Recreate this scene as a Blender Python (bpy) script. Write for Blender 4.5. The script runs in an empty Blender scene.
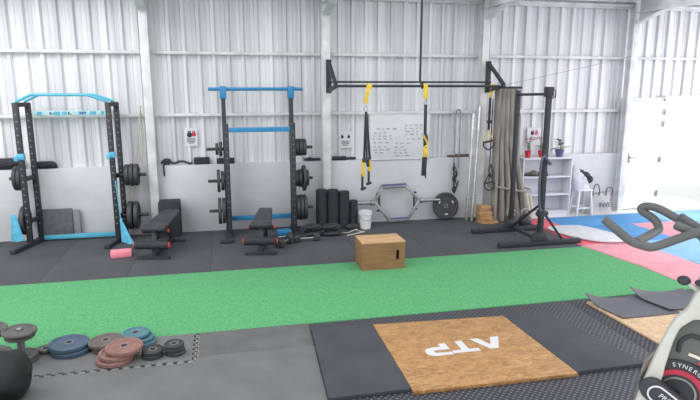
import bpy, bmesh, math, random
from mathutils import Vector, Matrix
random.seed(7)
C = bpy.context.scene.collection
PI = math.pi
V = Vector

# ------------------------------------------------------------ materials
def lin(h):
    h = h.lstrip('#')
    o = []
    for i in (0, 2, 4):
        c = int(h[i:i+2], 16) / 255
        o.append(c/12.92 if c <= .04045 else ((c+.055)/1.055)**2.4)
    return o
MATS = {}
def mat(name, hx, rough=.6, metal=0, var=.06, scale=12, bump=0, bscale=120, hx2=None, detail=4, stretch=None, spec=.5, lo=.3, hi=.7):
    if name in MATS: return MATS[name]
    m = bpy.data.materials.new(name); m.use_nodes = True
    nt = m.node_tree; N = nt.nodes; L = nt.links
    b = N['Principled BSDF']
    b.inputs['Roughness'].default_value = rough
    b.inputs['Metallic'].default_value = metal
    b.inputs['Specular IOR Level'].default_value = spec
    tc = N.new('ShaderNodeTexCoord'); mp = N.new('ShaderNodeMapping')
    L.new(tc.outputs['Object'], mp.inputs['Vector'])
    if stretch: mp.inputs['Scale'].default_value = stretch
    nz = N.new('ShaderNodeTexNoise'); nz.inputs['Scale'].default_value = scale; nz.inputs['Detail'].default_value = detail
    L.new(mp.outputs[0], nz.inputs['Vector'])
    cr = N.new('ShaderNodeValToRGB')
    c = lin(hx); c2 = lin(hx2) if hx2 else None
    a = [max(0, x*(1-var*2)) for x in c]; d = [min(1, x*(1+var*2)) for x in c]
    if c2: a, d = c2, c
    cr.color_ramp.elements[0].position = lo; cr.color_ramp.elements[1].position = hi
    cr.color_ramp.elements[0].color = (*a, 1); cr.color_ramp.elements[1].color = (*d, 1)
    L.new(nz.outputs['Fac'], cr.inputs['Fac']); L.new(cr.outputs['Color'], b.inputs['Base Color'])
    if bump:
        n2 = N.new('ShaderNodeTexNoise'); n2.inputs['Scale'].default_value = bscale; n2.inputs['Detail'].default_value = 3
        L.new(mp.outputs[0], n2.inputs['Vector'])
        bp = N.new('ShaderNodeBump'); bp.inputs['Strength'].default_value = bump; bp.inputs['Distance'].default_value = .01
        L.new(n2.outputs['Fac'], bp.inputs['Height']); L.new(bp.outputs['Normal'], b.inputs['Normal'])
    MATS[name] = m
    return m

M_black   = mat('powder_black', '#303137', .5, var=.1, scale=30)
M_blackp  = mat('black_plastic', '#35363b', .5, var=.08, scale=20)
M_plate   = mat('cast_iron_black', '#38393c', .55, var=.14, scale=25, bump=.1)
M_curl    = mat('curl_rubber', '#5a5a63', .5, var=.05, scale=3)
M_vinyl   = mat('black_vinyl', '#34363b', .5, var=.08, scale=9, bump=.05)
M_roll    = mat('black_foam', '#2b2d32', .8, var=.1, scale=15)
M_steel   = mat('worn_steel', '#9a9a9c', .35, .7, var=.1)
M_chrome  = mat('chrome_bar', '#d6d6d8', .2, .85, var=.05)
M_blue    = mat('rack_blue', '#55abc6', .45, var=.06)
M_blue2   = mat('rack_blue_deep', '#2f80b5', .45, var=.06)
M_cyan    = mat('band_cyan', '#5cb2d2', .6, var=.1)
M_rubber  = mat('rubber_tile', '#484a4f', .85, var=.07, scale=1.5, bump=.25, bscale=420)
M_greymat = mat('grey_puzzle_mat', '#6f7071', .8, var=.07, scale=3, bump=.2, bscale=300)
M_greydk  = mat('grey_mat_dark', '#626364', .8, var=.08, scale=4, bump=.2, bscale=300)
M_platmat = mat('platform_mat', '#43464d', .75, var=.08, scale=2.5, bump=.1, bscale=200)
M_conc    = mat('pale_concrete', '#d9d8d6', .7, var=.04, scale=3)
M_white   = mat('white_paint', '#d2d3da', .5, var=.02, scale=4)
M_door    = mat('door_white', '#f7f8fa', .5, var=.01, scale=3)
M_wplast  = mat('white_plastic', '#d9d9dd', .4, var=.02)
M_frame   = mat('grey_steel_frame', '#d0d1d3', .5, .0, var=.08, scale=5)
M_yellow  = mat('strap_yellow', '#e2bf3c', .6, var=.08)
M_web     = mat('webbing_black', '#343539', .8, var=.1)
M_dark    = mat('mark_dark', '#2a2b30', .7)
M_ink     = mat('ink_grey', '#70757c', .8)
M_plyshade     = mat('birch_ply_shaded', '#8f6848', .6, var=.1, scale=4, stretch=(1, 6, 9), bump=.05)  # box plywood with the shade on its upright sides painted into the colour
M_plylit  = mat('birch_ply_lit', '#c09b74', .6, var=.1, scale=4, stretch=(1, 8, 8))  # same plywood, made paler to paint in the light on top
M_wood    = mat('rough_wood', '#a8835c', .7, var=.18, scale=10, stretch=(1, 5, 5))
M_red     = mat('red_cap', '#c2453f', .45)
M_pink    = mat('pink_foam', '#ee8c9c', .7, var=.05, bump=.1)
M_curtain = mat('tarpaulin', '#8f8a86', .85, var=.13, scale=5, stretch=(4, 4, .6))
M_tote    = mat('canvas', '#b5b1b1', .85, var=.05)
M_pot     = mat('pot_red', '#c62b44', .4)
M_potp    = mat('pot_purple', '#5a5580', .5)
M_leaf    = mat('leaf_green', '#5f7a4c', .6, var=.25, scale=18)
M_leafd   = mat('leaf_dusty', '#77807a', .6, var=.2, scale=18)
M_flower  = mat('flower_pink', '#d8788e', .6)
M_leafy   = mat('leaf_yellow', '#b9b84f', .6)
M_matred  = mat('mat_red', '#d56271', .75, var=.05, scale=5, bump=.25, bscale=180)
M_matpink = mat('mat_pink', '#e59dab', .75, var=.05, scale=5, bump=.25, bscale=180)
M_matblue = mat('mat_blue', '#4f90c8', .75, var=.05, scale=5, bump=.25, bscale=180)
M_matlb   = mat('mat_light_blue', '#8fbfe3', .75, var=.05, scale=5, bump=.25, bscale=180)
M_board   = mat('pale_board', '#cfd0d6', .6, var=.05)
M_bike    = mat('bike_white', '#c6c7bf', .4, var=.03)
M_bikegr  = mat('bike_grey', '#666866', .55, var=.04)
M_bar     = mat('bar_rubber', '#5b5d5e', .5, var=.08)
M_bred    = mat('bike_red', '#b8324a', .45)
M_rim     = mat('bike_rim', '#8d8375', .5)
M_beige   = mat('strap_beige', '#b9b3a6', .8)
M_pblue   = mat('plate_blue', '#43576a', .5, var=.12, scale=20, bump=.08)
M_pteal   = mat('plate_teal', '#4d7783', .5, var=.12, scale=20, bump=.08)
M_pbrown  = mat('plate_brown', '#655b55', .5, var=.14, scale=20, bump=.08)
M_ppink   = mat('plate_pink', '#8a665e', .5, var=.12, scale=20, bump=.08)
M_pgrey   = mat('plate_grey', '#565352', .5, var=.14, scale=20, bump=.08)
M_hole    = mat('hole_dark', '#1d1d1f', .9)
M_bag     = mat('bag_black', '#161b1a', .7, var=.15, scale=8)
M_lap     = mat('purple_grey', '#55566a', .6)
M_hexblue = mat('hex_blue', '#5a5d8e', .4, .2)
M_pin     = mat('pin_hole', '#77777c', .6)
M_gravel  = mat('outside_concrete', '#f4f4f2', .9, var=.02)

# turf
def turf_mat():
    m = mat('turf_green', '#70c085', .9, var=.1, scale=90, bump=.6, bscale=420, hx2='#3c8b56', detail=9)
    return m
M_turf = turf_mat()
def osb():
    m = bpy.data.materials.new('osb_board'); m.use_nodes = True
    nt = m.node_tree; N = nt.nodes; L = nt.links; b = N['Principled BSDF']; b.inputs['Roughness'].default_value = .5
    tc = N.new('ShaderNodeTexCoord')
    n0 = N.new('ShaderNodeTexNoise'); n0.inputs['Scale'].default_value = 9; n0.inputs['Detail'].default_value = 2
    L.new(tc.outputs['Object'], n0.inputs['Vector'])
    mx = N.new('ShaderNodeMixRGB'); mx.inputs['Fac'].default_value = .12
    L.new(tc.outputs['Object'], mx.inputs[1]); L.new(n0.outputs['Color'], mx.inputs[2])
    mp = N.new('ShaderNodeMapping'); mp.inputs['Scale'].default_value = (18, 52, 18); mp.inputs['Rotation'].default_value = (0, 0, .5)
    L.new(mx.outputs[0], mp.inputs['Vector'])
    v = N.new('ShaderNodeTexVoronoi'); v.inputs['Scale'].default_value = 1
    L.new(mp.outputs[0], v.inputs['Vector'])
    n1 = N.new('ShaderNodeTexNoise'); n1.inputs['Scale'].default_value = 40; n1.inputs['Detail'].default_value = 5
    L.new(tc.outputs['Object'], n1.inputs['Vector'])
    ad = N.new('ShaderNodeMixRGB'); ad.inputs['Fac'].default_value = .5
    L.new(v.outputs['Color'], ad.inputs[1]); L.new(n1.outputs['Fac'], ad.inputs[2])
    bw = N.new('ShaderNodeRGBToBW'); L.new(ad.outputs[0], bw.inputs[0])
    cr = N.new('ShaderNodeValToRGB')
    e = cr.color_ramp.elements; e[0].position = .2; e[0].color = (*lin('#8f6a42'), 1); e[1].position = .8; e[1].color = (*lin('#c79d6a'), 1)
    k = e.new(.5); k.color = (*lin('#b08456'), 1)
    L.new(bw.outputs[0], cr.inputs['Fac']); L.new(cr.outputs[0], b.inputs['Base Color'])
    return m
M_osb = osb()
M_osbp = mat('osb_pale', '#d3b594', .6, var=.1, scale=30)
def diamond():
    m = bpy.data.materials.new('stud_rubber'); m.use_nodes = True
    nt = m.node_tree; N = nt.nodes; L = nt.links; b = N['Principled BSDF']; b.inputs['Roughness'].default_value = .55
    tc = N.new('ShaderNodeTexCoord'); mp = N.new('ShaderNodeMapping'); mp.inputs['Scale'].default_value = (26, 26, 0)
    mp.inputs['Rotation'].default_value = (0, 0, PI/4)
    L.new(tc.outputs['Object'], mp.inputs['Vector'])
    v = N.new('ShaderNodeTexVoronoi'); v.inputs['Scale'].default_value = 1; v.inputs['Randomness'].default_value = .1
    L.new(mp.outputs[0], v.inputs['Vector'])
    cr = N.new('ShaderNodeValToRGB'); e = cr.color_ramp.elements
    e[0].position = .12; e[0].color = (*lin('#787882'), 1); e[1].position = .30; e[1].color = (*lin('#35353c'), 1)
    L.new(v.outputs['Distance'], cr.inputs['Fac']); L.new(cr.outputs[0], b.inputs['Base Color'])
    bp = N.new('ShaderNodeBump'); bp.inputs['Strength'].default_value = .5; bp.inputs['Distance'].default_value = .01; bp.invert = True
    L.new(v.outputs['Distance'], bp.inputs['Height']); L.new(bp.outputs[0], b.inputs['Normal'])
    return m
M_diam = diamond()
def blockwall():
    m = bpy.data.materials.new('painted_block'); m.use_nodes = True
    nt = m.node_tree; N = nt.nodes; L = nt.links; b = N['Principled BSDF']; b.inputs['Roughness'].default_value = .75
    tc = N.new('ShaderNodeTexCoord'); sx = N.new('ShaderNodeSeparateXYZ'); cx = N.new('ShaderNodeCombineXYZ')
    L.new(tc.outputs['Object'], sx.inputs[0]); L.new(sx.outputs['X'], cx.inputs['X']); L.new(sx.outputs['Z'], cx.inputs['Y'])
    br = N.new('ShaderNodeTexBrick'); br.inputs['Scale'].default_value = 1
    br.inputs['Brick Width'].default_value = .4; br.inputs['Row Height'].default_value = .2; br.inputs['Mortar Size'].default_value = .006
    br.inputs['Color1'].default_value = (*lin('#c9c9cc'), 1); br.inputs['Color2'].default_value = (*lin('#c6c6ca'), 1); br.inputs['Mortar'].default_value = (*lin('#c4c4c8'), 1)
    L.new(cx.outputs[0], br.inputs['Vector'])
    n = N.new('ShaderNodeTexNoise'); n.inputs['Scale'].default_value = 1.6; n.inputs['Detail'].default_value = 6
    L.new(tc.outputs['Object'], n.inputs['Vector'])
    cr = N.new('ShaderNodeValToRGB'); e = cr.color_ramp.elements
    e[0].position = .3; e[0].color = (.86, .86, .875, 1); e[1].position = .65; e[1].color = (1, 1, 1, 1)
    L.new(n.outputs['Fac'], cr.inputs[0])
    mx = N.new('ShaderNodeMixRGB'); mx.blend_type = 'MULTIPLY'; mx.inputs[0].default_value = 1
    L.new(br.outputs['Color'], mx.inputs[1]); L.new(cr.outputs[0], mx.inputs[2]); L.new(mx.outputs[0], b.inputs['Base Color'])
    return m
M_block = blockwall()
def cladding():
    m = bpy.data.materials.new('galvanised_sheet'); m.use_nodes = True
    nt = m.node_tree; N = nt.nodes; L = nt.links; b = N['Principled BSDF']
    b.inputs['Roughness'].default_value = .4; b.inputs['Metallic'].default_value = .25
    tc = N.new('ShaderNodeTexCoord'); mp = N.new('ShaderNodeMapping'); mp.inputs['Scale'].default_value = (7, 7, .25)
    L.new(tc.outputs['Object'], mp.inputs[0])
    n = N.new('ShaderNodeTexNoise'); n.inputs['Scale'].default_value = 1; n.inputs['Detail'].default_value = 5
    L.new(mp.outputs[0], n.inputs['Vector'])
    cr = N.new('ShaderNodeValToRGB'); e = cr.color_ramp.elements
    e[0].position = .3; e[0].color = (*lin('#c0c0c6'), 1); e[1].position = .7; e[1].color = (*lin('#e6e6ea'), 1)
    L.new(n.outputs['Fac'], cr.inputs[0]); L.new(cr.outputs[0], b.inputs['Base Color'])
    return m
M_clad = cladding()

# ------------------------------------------------------------ mesh builder
class MB:
    def __init__(s): s.v = []; s.f = []; s.fm = []; s.cur = 0; s.mats = []
    def add(s, vs, fs):
        n = len(s.v)
        s.v += [tuple(v) for v in vs]; s.f += [tuple(i+n for i in f) for f in fs]; s.fm += [s.cur]*len(fs)
        return s
    def use(s, m):
        s.mats.append(m); s.cur = len(s.mats); return s
    def bm(s, bm):
        bm.verts.index_update()
        s.add([v.co.copy() for v in bm.verts], [[v.index for v in f.verts] for f in bm.faces]); bm.free(); return s
    def obox(s, c, size, R=None, bev=0):
        bm = bmesh.new(); bmesh.ops.create_cube(bm, size=1)
        for v in bm.verts: v.co = V((v.co.x*size[0], v.co.y*size[1], v.co.z*size[2]))
        if bev:
            bmesh.ops.bevel(bm, geom=list(bm.edges), offset=min(bev, min(size)*.45), segments=2, profile=.5, affect='EDGES')
        for v in bm.verts: v.co = (R @ v.co if R else v.co) + V(c)
        return s.bm(bm)
    def box(s, x0, x1, y0, y1, z0, z1, bev=0):
        return s.obox(((x0+x1)/2, (y0+y1)/2, (z0+z1)/2), (abs(x1-x0), abs(y1-y0), abs(z1-z0)), None, bev)
    def bar(s, p0, p1, w, h, up=(0, 0, 1), bev=.004):
        p0 = V(p0); p1 = V(p1); d = p1-p0; x = d.normalized(); u = V(up)
        if abs(x.dot(u)) > .98: u = V((1, 0, 0))
        y = u.cross(x).normalized(); z = x.cross(y)
        R = Matrix((x, y, z)).transposed()
        return s.obox((p0+p1)/2, (d.length, w, h), R, bev)
    def lathe(s, prof, c, axis=(0, 0, 1), n=32, cap=False):
        a = V(axis).normalized(); t = V((1, 0, 0)) if abs(a.x) < .9 else V((0, 1, 0))
        u = a.cross(t).normalized(); w = a.cross(u); c = V(c)
        vs = []; fs = []
        for r, z in prof:
            for i in range(n):
                q = 2*PI*i/n; vs.append(c + a*z + (u*math.cos(q)+w*math.sin(q))*r)
        for k in range(len(prof)-1):
            for i in range(n):
                j = (i+1) % n
                fs.append((k*n+i, k*n+j, (k+1)*n+j, (k+1)*n+i))
        if cap:
            fs.append(tuple(range(n-1, -1, -1))); k = (len(prof)-1)*n; fs.append(tuple(range(k, k+n)))
        return s.add(vs, fs)
    def cyl(s, p0, p1, r0, r1=None, n=20, b=.004):
        p0 = V(p0); p1 = V(p1); L = (p1-p0).length; r1 = r0 if r1 is None else r1; b = min(b, r0*.4, L*.3)
        return s.lathe([(r0-b, 0), (r0, b), (r1, L-b), (r1-b, L)], p0, p1-p0, n, True)
    def tube(s, pts, r, n=8, closed=False, cap=True):
        pts = [V(p) for p in pts]; N = len(pts); T = []
        for i in range(N):
            a = pts[(i-1) % N] if (closed or i > 0) else pts[i]; b = pts[(i+1) % N] if (closed or i < N-1) else pts[i]
            T.append((b-a).normalized())
        t = V((0, 0, 1)) if abs(T[0].z) < .9 else V((1, 0, 0))
        u = T[0].cross(t).normalized(); vs = []; fs = []
        for i in range(N):
            u = (u - T[i]*u.dot(T[i])).normalized(); w = T[i].cross(u)
            rr = r[i] if isinstance(r, (list, tuple)) else r
            for k in range(n):
                q = 2*PI*k/n; vs.append(pts[i]+(u*math.cos(q)+w*math.sin(q))*rr)
        for i in range(N if closed else N-1):
            j = (i+1) % N
            for k in range(n):
                l = (k+1) % n; fs.append((i*n+k, i*n+l, j*n+l, j*n+k))
        if cap and not closed:
            fs.append(tuple(range(n-1, -1, -1))); fs.append(tuple(range((N-1)*n, N*n)))
        return s.add(vs, fs)
    def prism(s, poly, o, ux, uy, th, bev=0):
        o = V(o); ux = V(ux); uy = V(uy); nz = ux.cross(uy).normalized()
        bm = bmesh.new()
        a = [bm.verts.new(o+ux*x+uy*y-nz*th/2) for x, y in poly]
        b = [bm.verts.new(o+ux*x+uy*y+nz*th/2) for x, y in poly]
        n = len(poly)
        bm.faces.new(a[::-1]); bm.faces.new(b)
        for i in range(n): bm.faces.new((a[i], a[(i+1) % n], b[(i+1) % n], b[i]))
        bmesh.ops.recalc_face_normals(bm, faces=bm.faces)
        if bev: bmesh.ops.bevel(bm, geom=list(bm.edges), offset=bev, segments=2, profile=.5, affect='EDGES')
        return s.bm(bm)
    def sheet(s, f, nu, nv, th=0):
        vs = [V(f(i/nu, j/nv)) for j in range(nv+1) for i in range(nu+1)]
        fs = [(j*(nu+1)+i, j*(nu+1)+i+1, (j+1)*(nu+1)+i+1, (j+1)*(nu+1)+i) for j in range(nv) for i in range(nu)]
        if not th: return s.add(vs, fs)
        bm = bmesh.new(); bv = [bm.verts.new(v) for v in vs]
        for q in fs: bm.faces.new([bv[i] for i in q])
        bm.normal_update()
        bmesh.ops.solidify(bm, geom=list(bm.faces), thickness=th)
        return s.bm(bm)
    def ball(s, c, r, sc=(1, 1, 1), sub=2, jit=0):
        bm = bmesh.new(); bmesh.ops.create_icosphere(bm, subdivisions=sub, radius=r)
        for v in bm.verts:
            k = 1+random.uniform(-jit, jit); v.co = V((v.co.x*sc[0]*k, v.co.y*sc[1]*k, v.co.z*sc[2]*k))+V(c)
        return s.bm(bm)
    def build(s, name, m, parent=None, ang=35):
        off = V((0, 0, 0)); p = parent
        while p is not None: off += p.location; p = p.parent
        me = bpy.data.meshes.new(name); me.from_pydata([tuple(V(v)-off) for v in s.v], [], s.f)
        if s.mats: me.polygons.foreach_set('material_index', s.fm)
        bm = bmesh.new(); bm.from_mesh(me); bmesh.ops.recalc_face_normals(bm, faces=bm.faces); bm.to_mesh(me); bm.free()
        me.polygons.foreach_set('use_smooth', [True]*len(me.polygons)); me.set_sharp_from_angle(angle=math.radians(ang))
        me.materials.append(m)
        for q in s.mats: me.materials.append(q)
        o = bpy.data.objects.new(name, me); C.objects.link(o)
        if parent is not None: o.parent = parent
        return o
def tag(o, label, cat, group=None, kind=None):
    o['label'] = label; o['category'] = cat
    if group: o['group'] = group
    if kind: o['kind'] = kind
    return o
def thing(name, loc, label, cat, group=None):
    o = bpy.data.objects.new(name, None); o.empty_display_size = .1; C.objects.link(o); o.location = loc
    return tag(o, label, cat, group)
def center(o):      # move a top-level mesh's origin to the middle of its base
    me = o.data; xs = [v.co.x for v in me.vertices]; ys = [v.co.y for v in me.vertices]; zs = [v.co.z for v in me.vertices]
    c = V(((min(xs)+max(xs))/2, (min(ys)+max(ys))/2, min(zs)))
    me.transform(Matrix.Translation(-c)); o.location = c
    return o
def solo(mb, name, m, label, cat, group=None, kind=None):
    return tag(center(mb.build(name, m)), label, cat, group, kind)
def struct(mb, name, m):
    o = mb.build(name, m); o['kind'] = 'structure'; o['label'] = name.replace('_', ' '); return o
def spl(pts, k=6, closed=False):      # Catmull-Rom
    P = [V(p) for p in pts]; n = len(P); out = []
    for i in range(n if closed else n-1):
        g = (lambda j: P[j % n]) if closed else (lambda j: P[max(0, min(n-1, j))])
        a, b, c, d = g(i-1), g(i), g(i+1), g(i+2)
        for q in range(k):
            t = q/k
            out.append(.5*((2*b)+(c-a)*t+(2*a-5*b+4*c-d)*t*t+(3*b-a-3*c+d)*t**3))
    if not closed: out.append(P[-1])
    return out
def text(body, size, o, ux, uy, name, m, parent=None, ext=.001, align='CENTER'):
    cu = bpy.data.curves.new(name, 'FONT'); cu.body = body; cu.size = size; cu.align_x = align; cu.align_y = 'CENTER'; cu.extrude = ext
    ob = bpy.data.objects.new(name, cu); C.objects.link(ob)
    dg = bpy.context.evaluated_depsgraph_get(); me = bpy.data.meshes.new_from_object(ob.evaluated_get(dg))
    bpy.data.objects.remove(ob)
    ux = V(ux).normalized(); uy = V(uy).normalized(); uz = ux.cross(uy)
    Mx = Matrix((ux, uy, uz)).transposed().to_4x4(); Mx.translation = V(o)
    me.transform(Mx)
    mb = MB(); mb.add([v.co.copy() for v in me.vertices], [tuple(p.vertices) for p in me.polygons])
    bpy.data.meshes.remove(me)
    return mb.build(name, m, parent)

WY = 9.29      # block wall face
# ------------------------------------------------------------ setting
mb = MB(); mb.box(-7, 12, 1.2, 9.45, -.1, 0); struct(mb, 'floor', M_conc)
mb = MB(); mb.box(-6, 8.14, WY, 9.45, 0, 1.09, .005); struct(mb, 'wall_back', M_block)
def clad(x0, x1, z0, z1):
    pitch = .222; mb = MB(); xs = []
    k0 = int((x0+6)/pitch)
    x = -6+k0*pitch
    while x < x1:
        for dx, dy in ((0, 0), (.055, 0), (.063, -.006), (.077, -.006), (.085, 0), (.135, 0), (.15, -.038), (.195, -.038)):
            if x0 <= x+dx <= x1: xs.append((x+dx, 9.42+dy))
        x += pitch
    vs = [(a, b, z0) for a, b in xs]+[(a, b, z1) for a, b in xs]; n = len(xs)
    mb.add(vs, [(i, i+1, n+i+1, n+i) for i in range(n-1)])
    return mb
mb = clad(-6, 8.14, 1.09, 3.8)
b2 = clad(8.14, 12, 2.08, 3.8); mb.add(b2.v, b2.f)
struct(mb, 'wall_back.001', M_clad)
k = 0
def trim(mb, m=M_frame):
    global k
    k += 1; struct(mb, 'trim_%d' % k, m)
COLX = (-1.04, 1.68, 4.40, 7.27)
for z in (1.87, 2.81):
    edges = [-6]+list(COLX)+[12 if z > 2.1 else 8.1]
    for a, b in zip(edges, edges[1:]):
        m = MB(); m.box(a+.065, b-.065, 9.325, 9.388, z-.024, z+.024, .004); trim(m)
for x in COLX:
    m = MB()
    m.box(x-.062, x+.062, 9.15, 9.165, 0, 3.75, .002); m.box(x-.062, x+.062, 9.275, 9.289, 0, 3.75, .002); m.box(x-.012, x+.012, 9.165, 9.275, 0, 3.75)
    m.box(x-.1, x+.1, 9.11, 9.288, 0, .013)
    trim(m)
    m = MB()      # roof beam towards the camera with its haunch
    m.box(x-.075, x+.075, 6.2, 9.1, 3.56, 3.575); m.box(x-.012, x+.012, 6.2, 9.1, 3.575, 3.8); m.box(x-.075, x+.075, 6.2, 9.1, 3.8, 3.815)
    m.prism([(9.1, 3.40), (9.1, 3.56), (8.5, 3.56)], (x, 0, 0), (0, 1, 0), (0, 0, 1), .03)
    m.bar((x, 9.12, 3.40), (x, 8.5, 3.555), .13, .014)
    trim(m)
m = MB(); m.box(-6, 12, 9.3, 9.4, 3.66, 3.8, .004); m.box(-6, 12, 9.22, 9.3, 3.76, 3.8, .004); m.cyl((-6, 9.26, 3.71), (12, 9.26, 3.71), .025); trim(m)
m = MB(); m.box(-6, 12, 8.5, 9.6, 3.82, 3.85); struct(m, 'ceiling', M_clad)
# door opening frame
m = MB(); m.box(7.36, 8.14, WY+.0, WY+.14, 2.04, 2.10, .004); m.box(8.09, 8.14, WY, WY+.14, 0, 2.08, .004); m.box(8.14, 9.75, WY, WY+.14, 2.08, 2.14, .004); m.box(9.7, 9.75, WY, WY+.14, 0, 2.08, .004); trim(m, M_white)
mb = MB(); mb.box(9.75, 12, WY, 9.45, 0, 2.08, .005); struct(mb, 'wall_back.002', M_block)
m = MB(); m.box(7.37, 8.09, WY-.05, WY-.005, .02, 2.04, .004); d = struct(m, 'door_1', M_door)
m = MB()
m.box(7.5, 7.96, WY-.056, WY-.048, 1.15, 1.9, .006); m.box(7.5, 7.96, WY-.056, WY-.048, .2, .95, .006); m.build('panel', M_door, d)
m = MB(); m.cyl((7.43, WY-.052, 1.0), (7.43, WY-.1, 1.0), .012); m.cyl((7.42, WY-.1, 1.0), (7.56, WY-.1, 1.0), .011); m.box(7.405, 7.455, WY-.06, WY-.05, .9, 1.08, .004); m.build('handle', M_steel, d)
for z in (1.84, 1.62, .95, .3):
    m = MB(); m.box(8.06, 8.12, WY-.065, WY-.045, z-.05, z+.05, .004); m.cyl((8.1, WY-.066, z-.055), (8.1, WY-.066, z+.055), .012); m.build('hinge', M_steel, d)
# yard outside the opening
m = MB(); m.box(3, 30, 9.5, 40, -.12, -.02); struct(m, 'floor.001', M_gravel)
# raised floor under the camera and the bike
m = MB(); m.box(-3, 4.5, .1, 2.40, .45, .55, .01); m.box(-2.9, 4.4, .2, 2.3, 0, .45); struct(m, 'floor.002', M_conc)

# ------------------------------------------------------------ floor coverings
xs = [-4.2, -3.2, -2.2, -1.2, -.2, .8, 1.8, 2.8, 3.8, 5.08]
for i in range(len(xs)-1):
    m = MB(); m.box(xs[i]+.001, xs[i+1]-.001, 7.10, 9.27, .0005, .014, .003)
    lab = 'black speckled rubber flooring strip between the turf and the block wall'
    solo(m, 'rubber_floor_strip', M_rubber, lab, 'rubber flooring', 'black rubber flooring strips along the back wall')
m = MB(); m.prism([(-4.5, 5.25), (5.27, 5.25), (5.24, 6.1), (5.08, 7.1), (-4.5, 7.1)], (0, 0, .009), (1, 0, 0), (0, 1, 0), .017, .003)
solo(m, 'artificial_turf', M_turf, 'long bright green artificial turf strip across the gym floor', 'turf')
# coloured jigsaw mats
def jig(x0, x1, y0, y1):      # interlocking outline
    P = []; n = 16
    def edge(a, b, nx, ny):
        L = math.hypot(b[0]-a[0], b[1]-a[1]); c = max(2, int(L/.11)); 
        for i in range(c):
            for f, o in ((0, 0), (.3, 0), (.22, .03), (.78, .03), (.7, 0)):
                t = (i+f)/c; P.append((a[0]+(b[0]-a[0])*t+nx*o, a[1]+(b[1]-a[1])*t+ny*o))
    edge((x0, y0), (x1, y0), 0, 1); edge((x1, y0), (x1, y1), -1, 0); edge((x1, y1), (x0, y1), 0, -1); edge((x0, y1), (x0, y0), 1, 0)
    return P
def tile(poly, m, name, lab, cat, group, z1=.02):
    b = MB(); b.prism(poly, (0, 0, z1/2+.0005), (1, 0, 0), (0, 1, 0), z1-.001, .002)
    return solo(b, name, m, lab, cat, group)
def rect(x0, x1, y0, y1): g = .002; return [(x0+g, y0+g), (x1-g, y0+g), (x1-g, y1-g), (x0+g, y1-g)]
G = 'coloured foam floor mats on the right'
tile(rect(5.09, 5.5, 8.18, 8.88), M_matred, 'foam_mat', 'red foam mat behind the black stand, in front of the white shelf', 'foam mat', G)
tile(rect(5.5, 6.5, 8.18, 8.88), M_matblue, 'foam_mat', 'blue foam mat in front of the white stool and shelf', 'foam mat', G)
tile(rect(6.5, 7.5, 8.18, 8.88), M_matblue, 'foam_mat', 'blue foam mat in front of the white door', 'foam mat', G)
tile(rect(7.5, 8.5, 8.18, 8.88), M_matlb, 'foam_mat', 'pale blue foam mat at the bright doorway', 'foam mat', G)
tile(rect(8.5, 9.5, 8.18, 8.88), M_matlb, 'foam_mat', 'pale blue foam mat right of the doorway mat', 'foam mat', G)
tile(rect(5.09, 5.75, 7.18, 8.18), M_matred, 'foam_mat', 'red foam mat lying under the pale curved board', 'foam mat', G)
tile(rect(5.75, 6.75, 7.18, 8.18), M_matblue, 'foam_mat', 'blue foam mat touching the right side of the pale curved board', 'foam mat', G)
tile(rect(6.75, 7.75, 7.18, 8.18), M_matpink, 'foam_mat', 'pink foam mat with blue mats on both sides, behind the handlebar', 'foam mat', G)
tile(rect(7.75, 8.75, 7.18, 8.18), M_matlb, 'foam_mat', 'pale blue foam mat right of the pink one', 'foam mat', G)
tile([(5.13, 7.178), (6.0, 7.178), (6.03, 6.182), (5.25, 6.182)], M_matpink, 'foam_mat', 'pink foam mat along the turf edge, nearest the pale curved board', 'foam mat', G)
tile([(6.004, 7.178), (7.0, 7.178), (7.0, 6.182), (6.034, 6.182)], M_matlb, 'foam_mat', 'light blue foam mat right of the pink strip, in front of the blue mat', 'foam mat', G)
tile(rect(7.0, 8.0, 6.18, 7.18), M_matlb, 'foam_mat', 'light blue foam mat at the right edge, behind the bike stem', 'foam mat', G)
tile([(5.26, 6.178), (6.03, 6.178), (6.06, 5.0), (5.29, 5.0)], M_matpink, 'foam_mat', 'pink foam mat along the turf edge, nearest the bike', 'foam mat', G)
tile(rect(6.06, 7.06, 5.18, 6.18), M_matlb, 'foam_mat', 'light blue foam mat beside the pink mat nearest the bike', 'foam mat', G)
# pale curved board on the mats
pts = spl([(5.15, 8.16, 0), (5.5, 8.2, 0), (5.76, 8.1, 0), (5.93, 7.6, 0), (5.92, 7.2, 0), (5.75, 7.12, 0), (5.45, 7.2, 0), (5.22, 7.5, 0), (5.12, 7.9, 0)], 5, True)
b = thing('curved_board', (5.5, 7.65, .02), 'pale grey curved board lying on the red and blue mats by the stand', 'board')
m = MB(); m.prism([(p.x, p.y) for p in pts], (0, 0, .042), (1, 0, 0), (0, 1, 0), .024, .006); m.build('deck', M_board, b)
m = MB(); m.tube([(p.x, p.y, .033) for p in pts], .009, 6, True); m.build('edge_trim', mat('edge_red', '#a86a72', .6), b)

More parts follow.
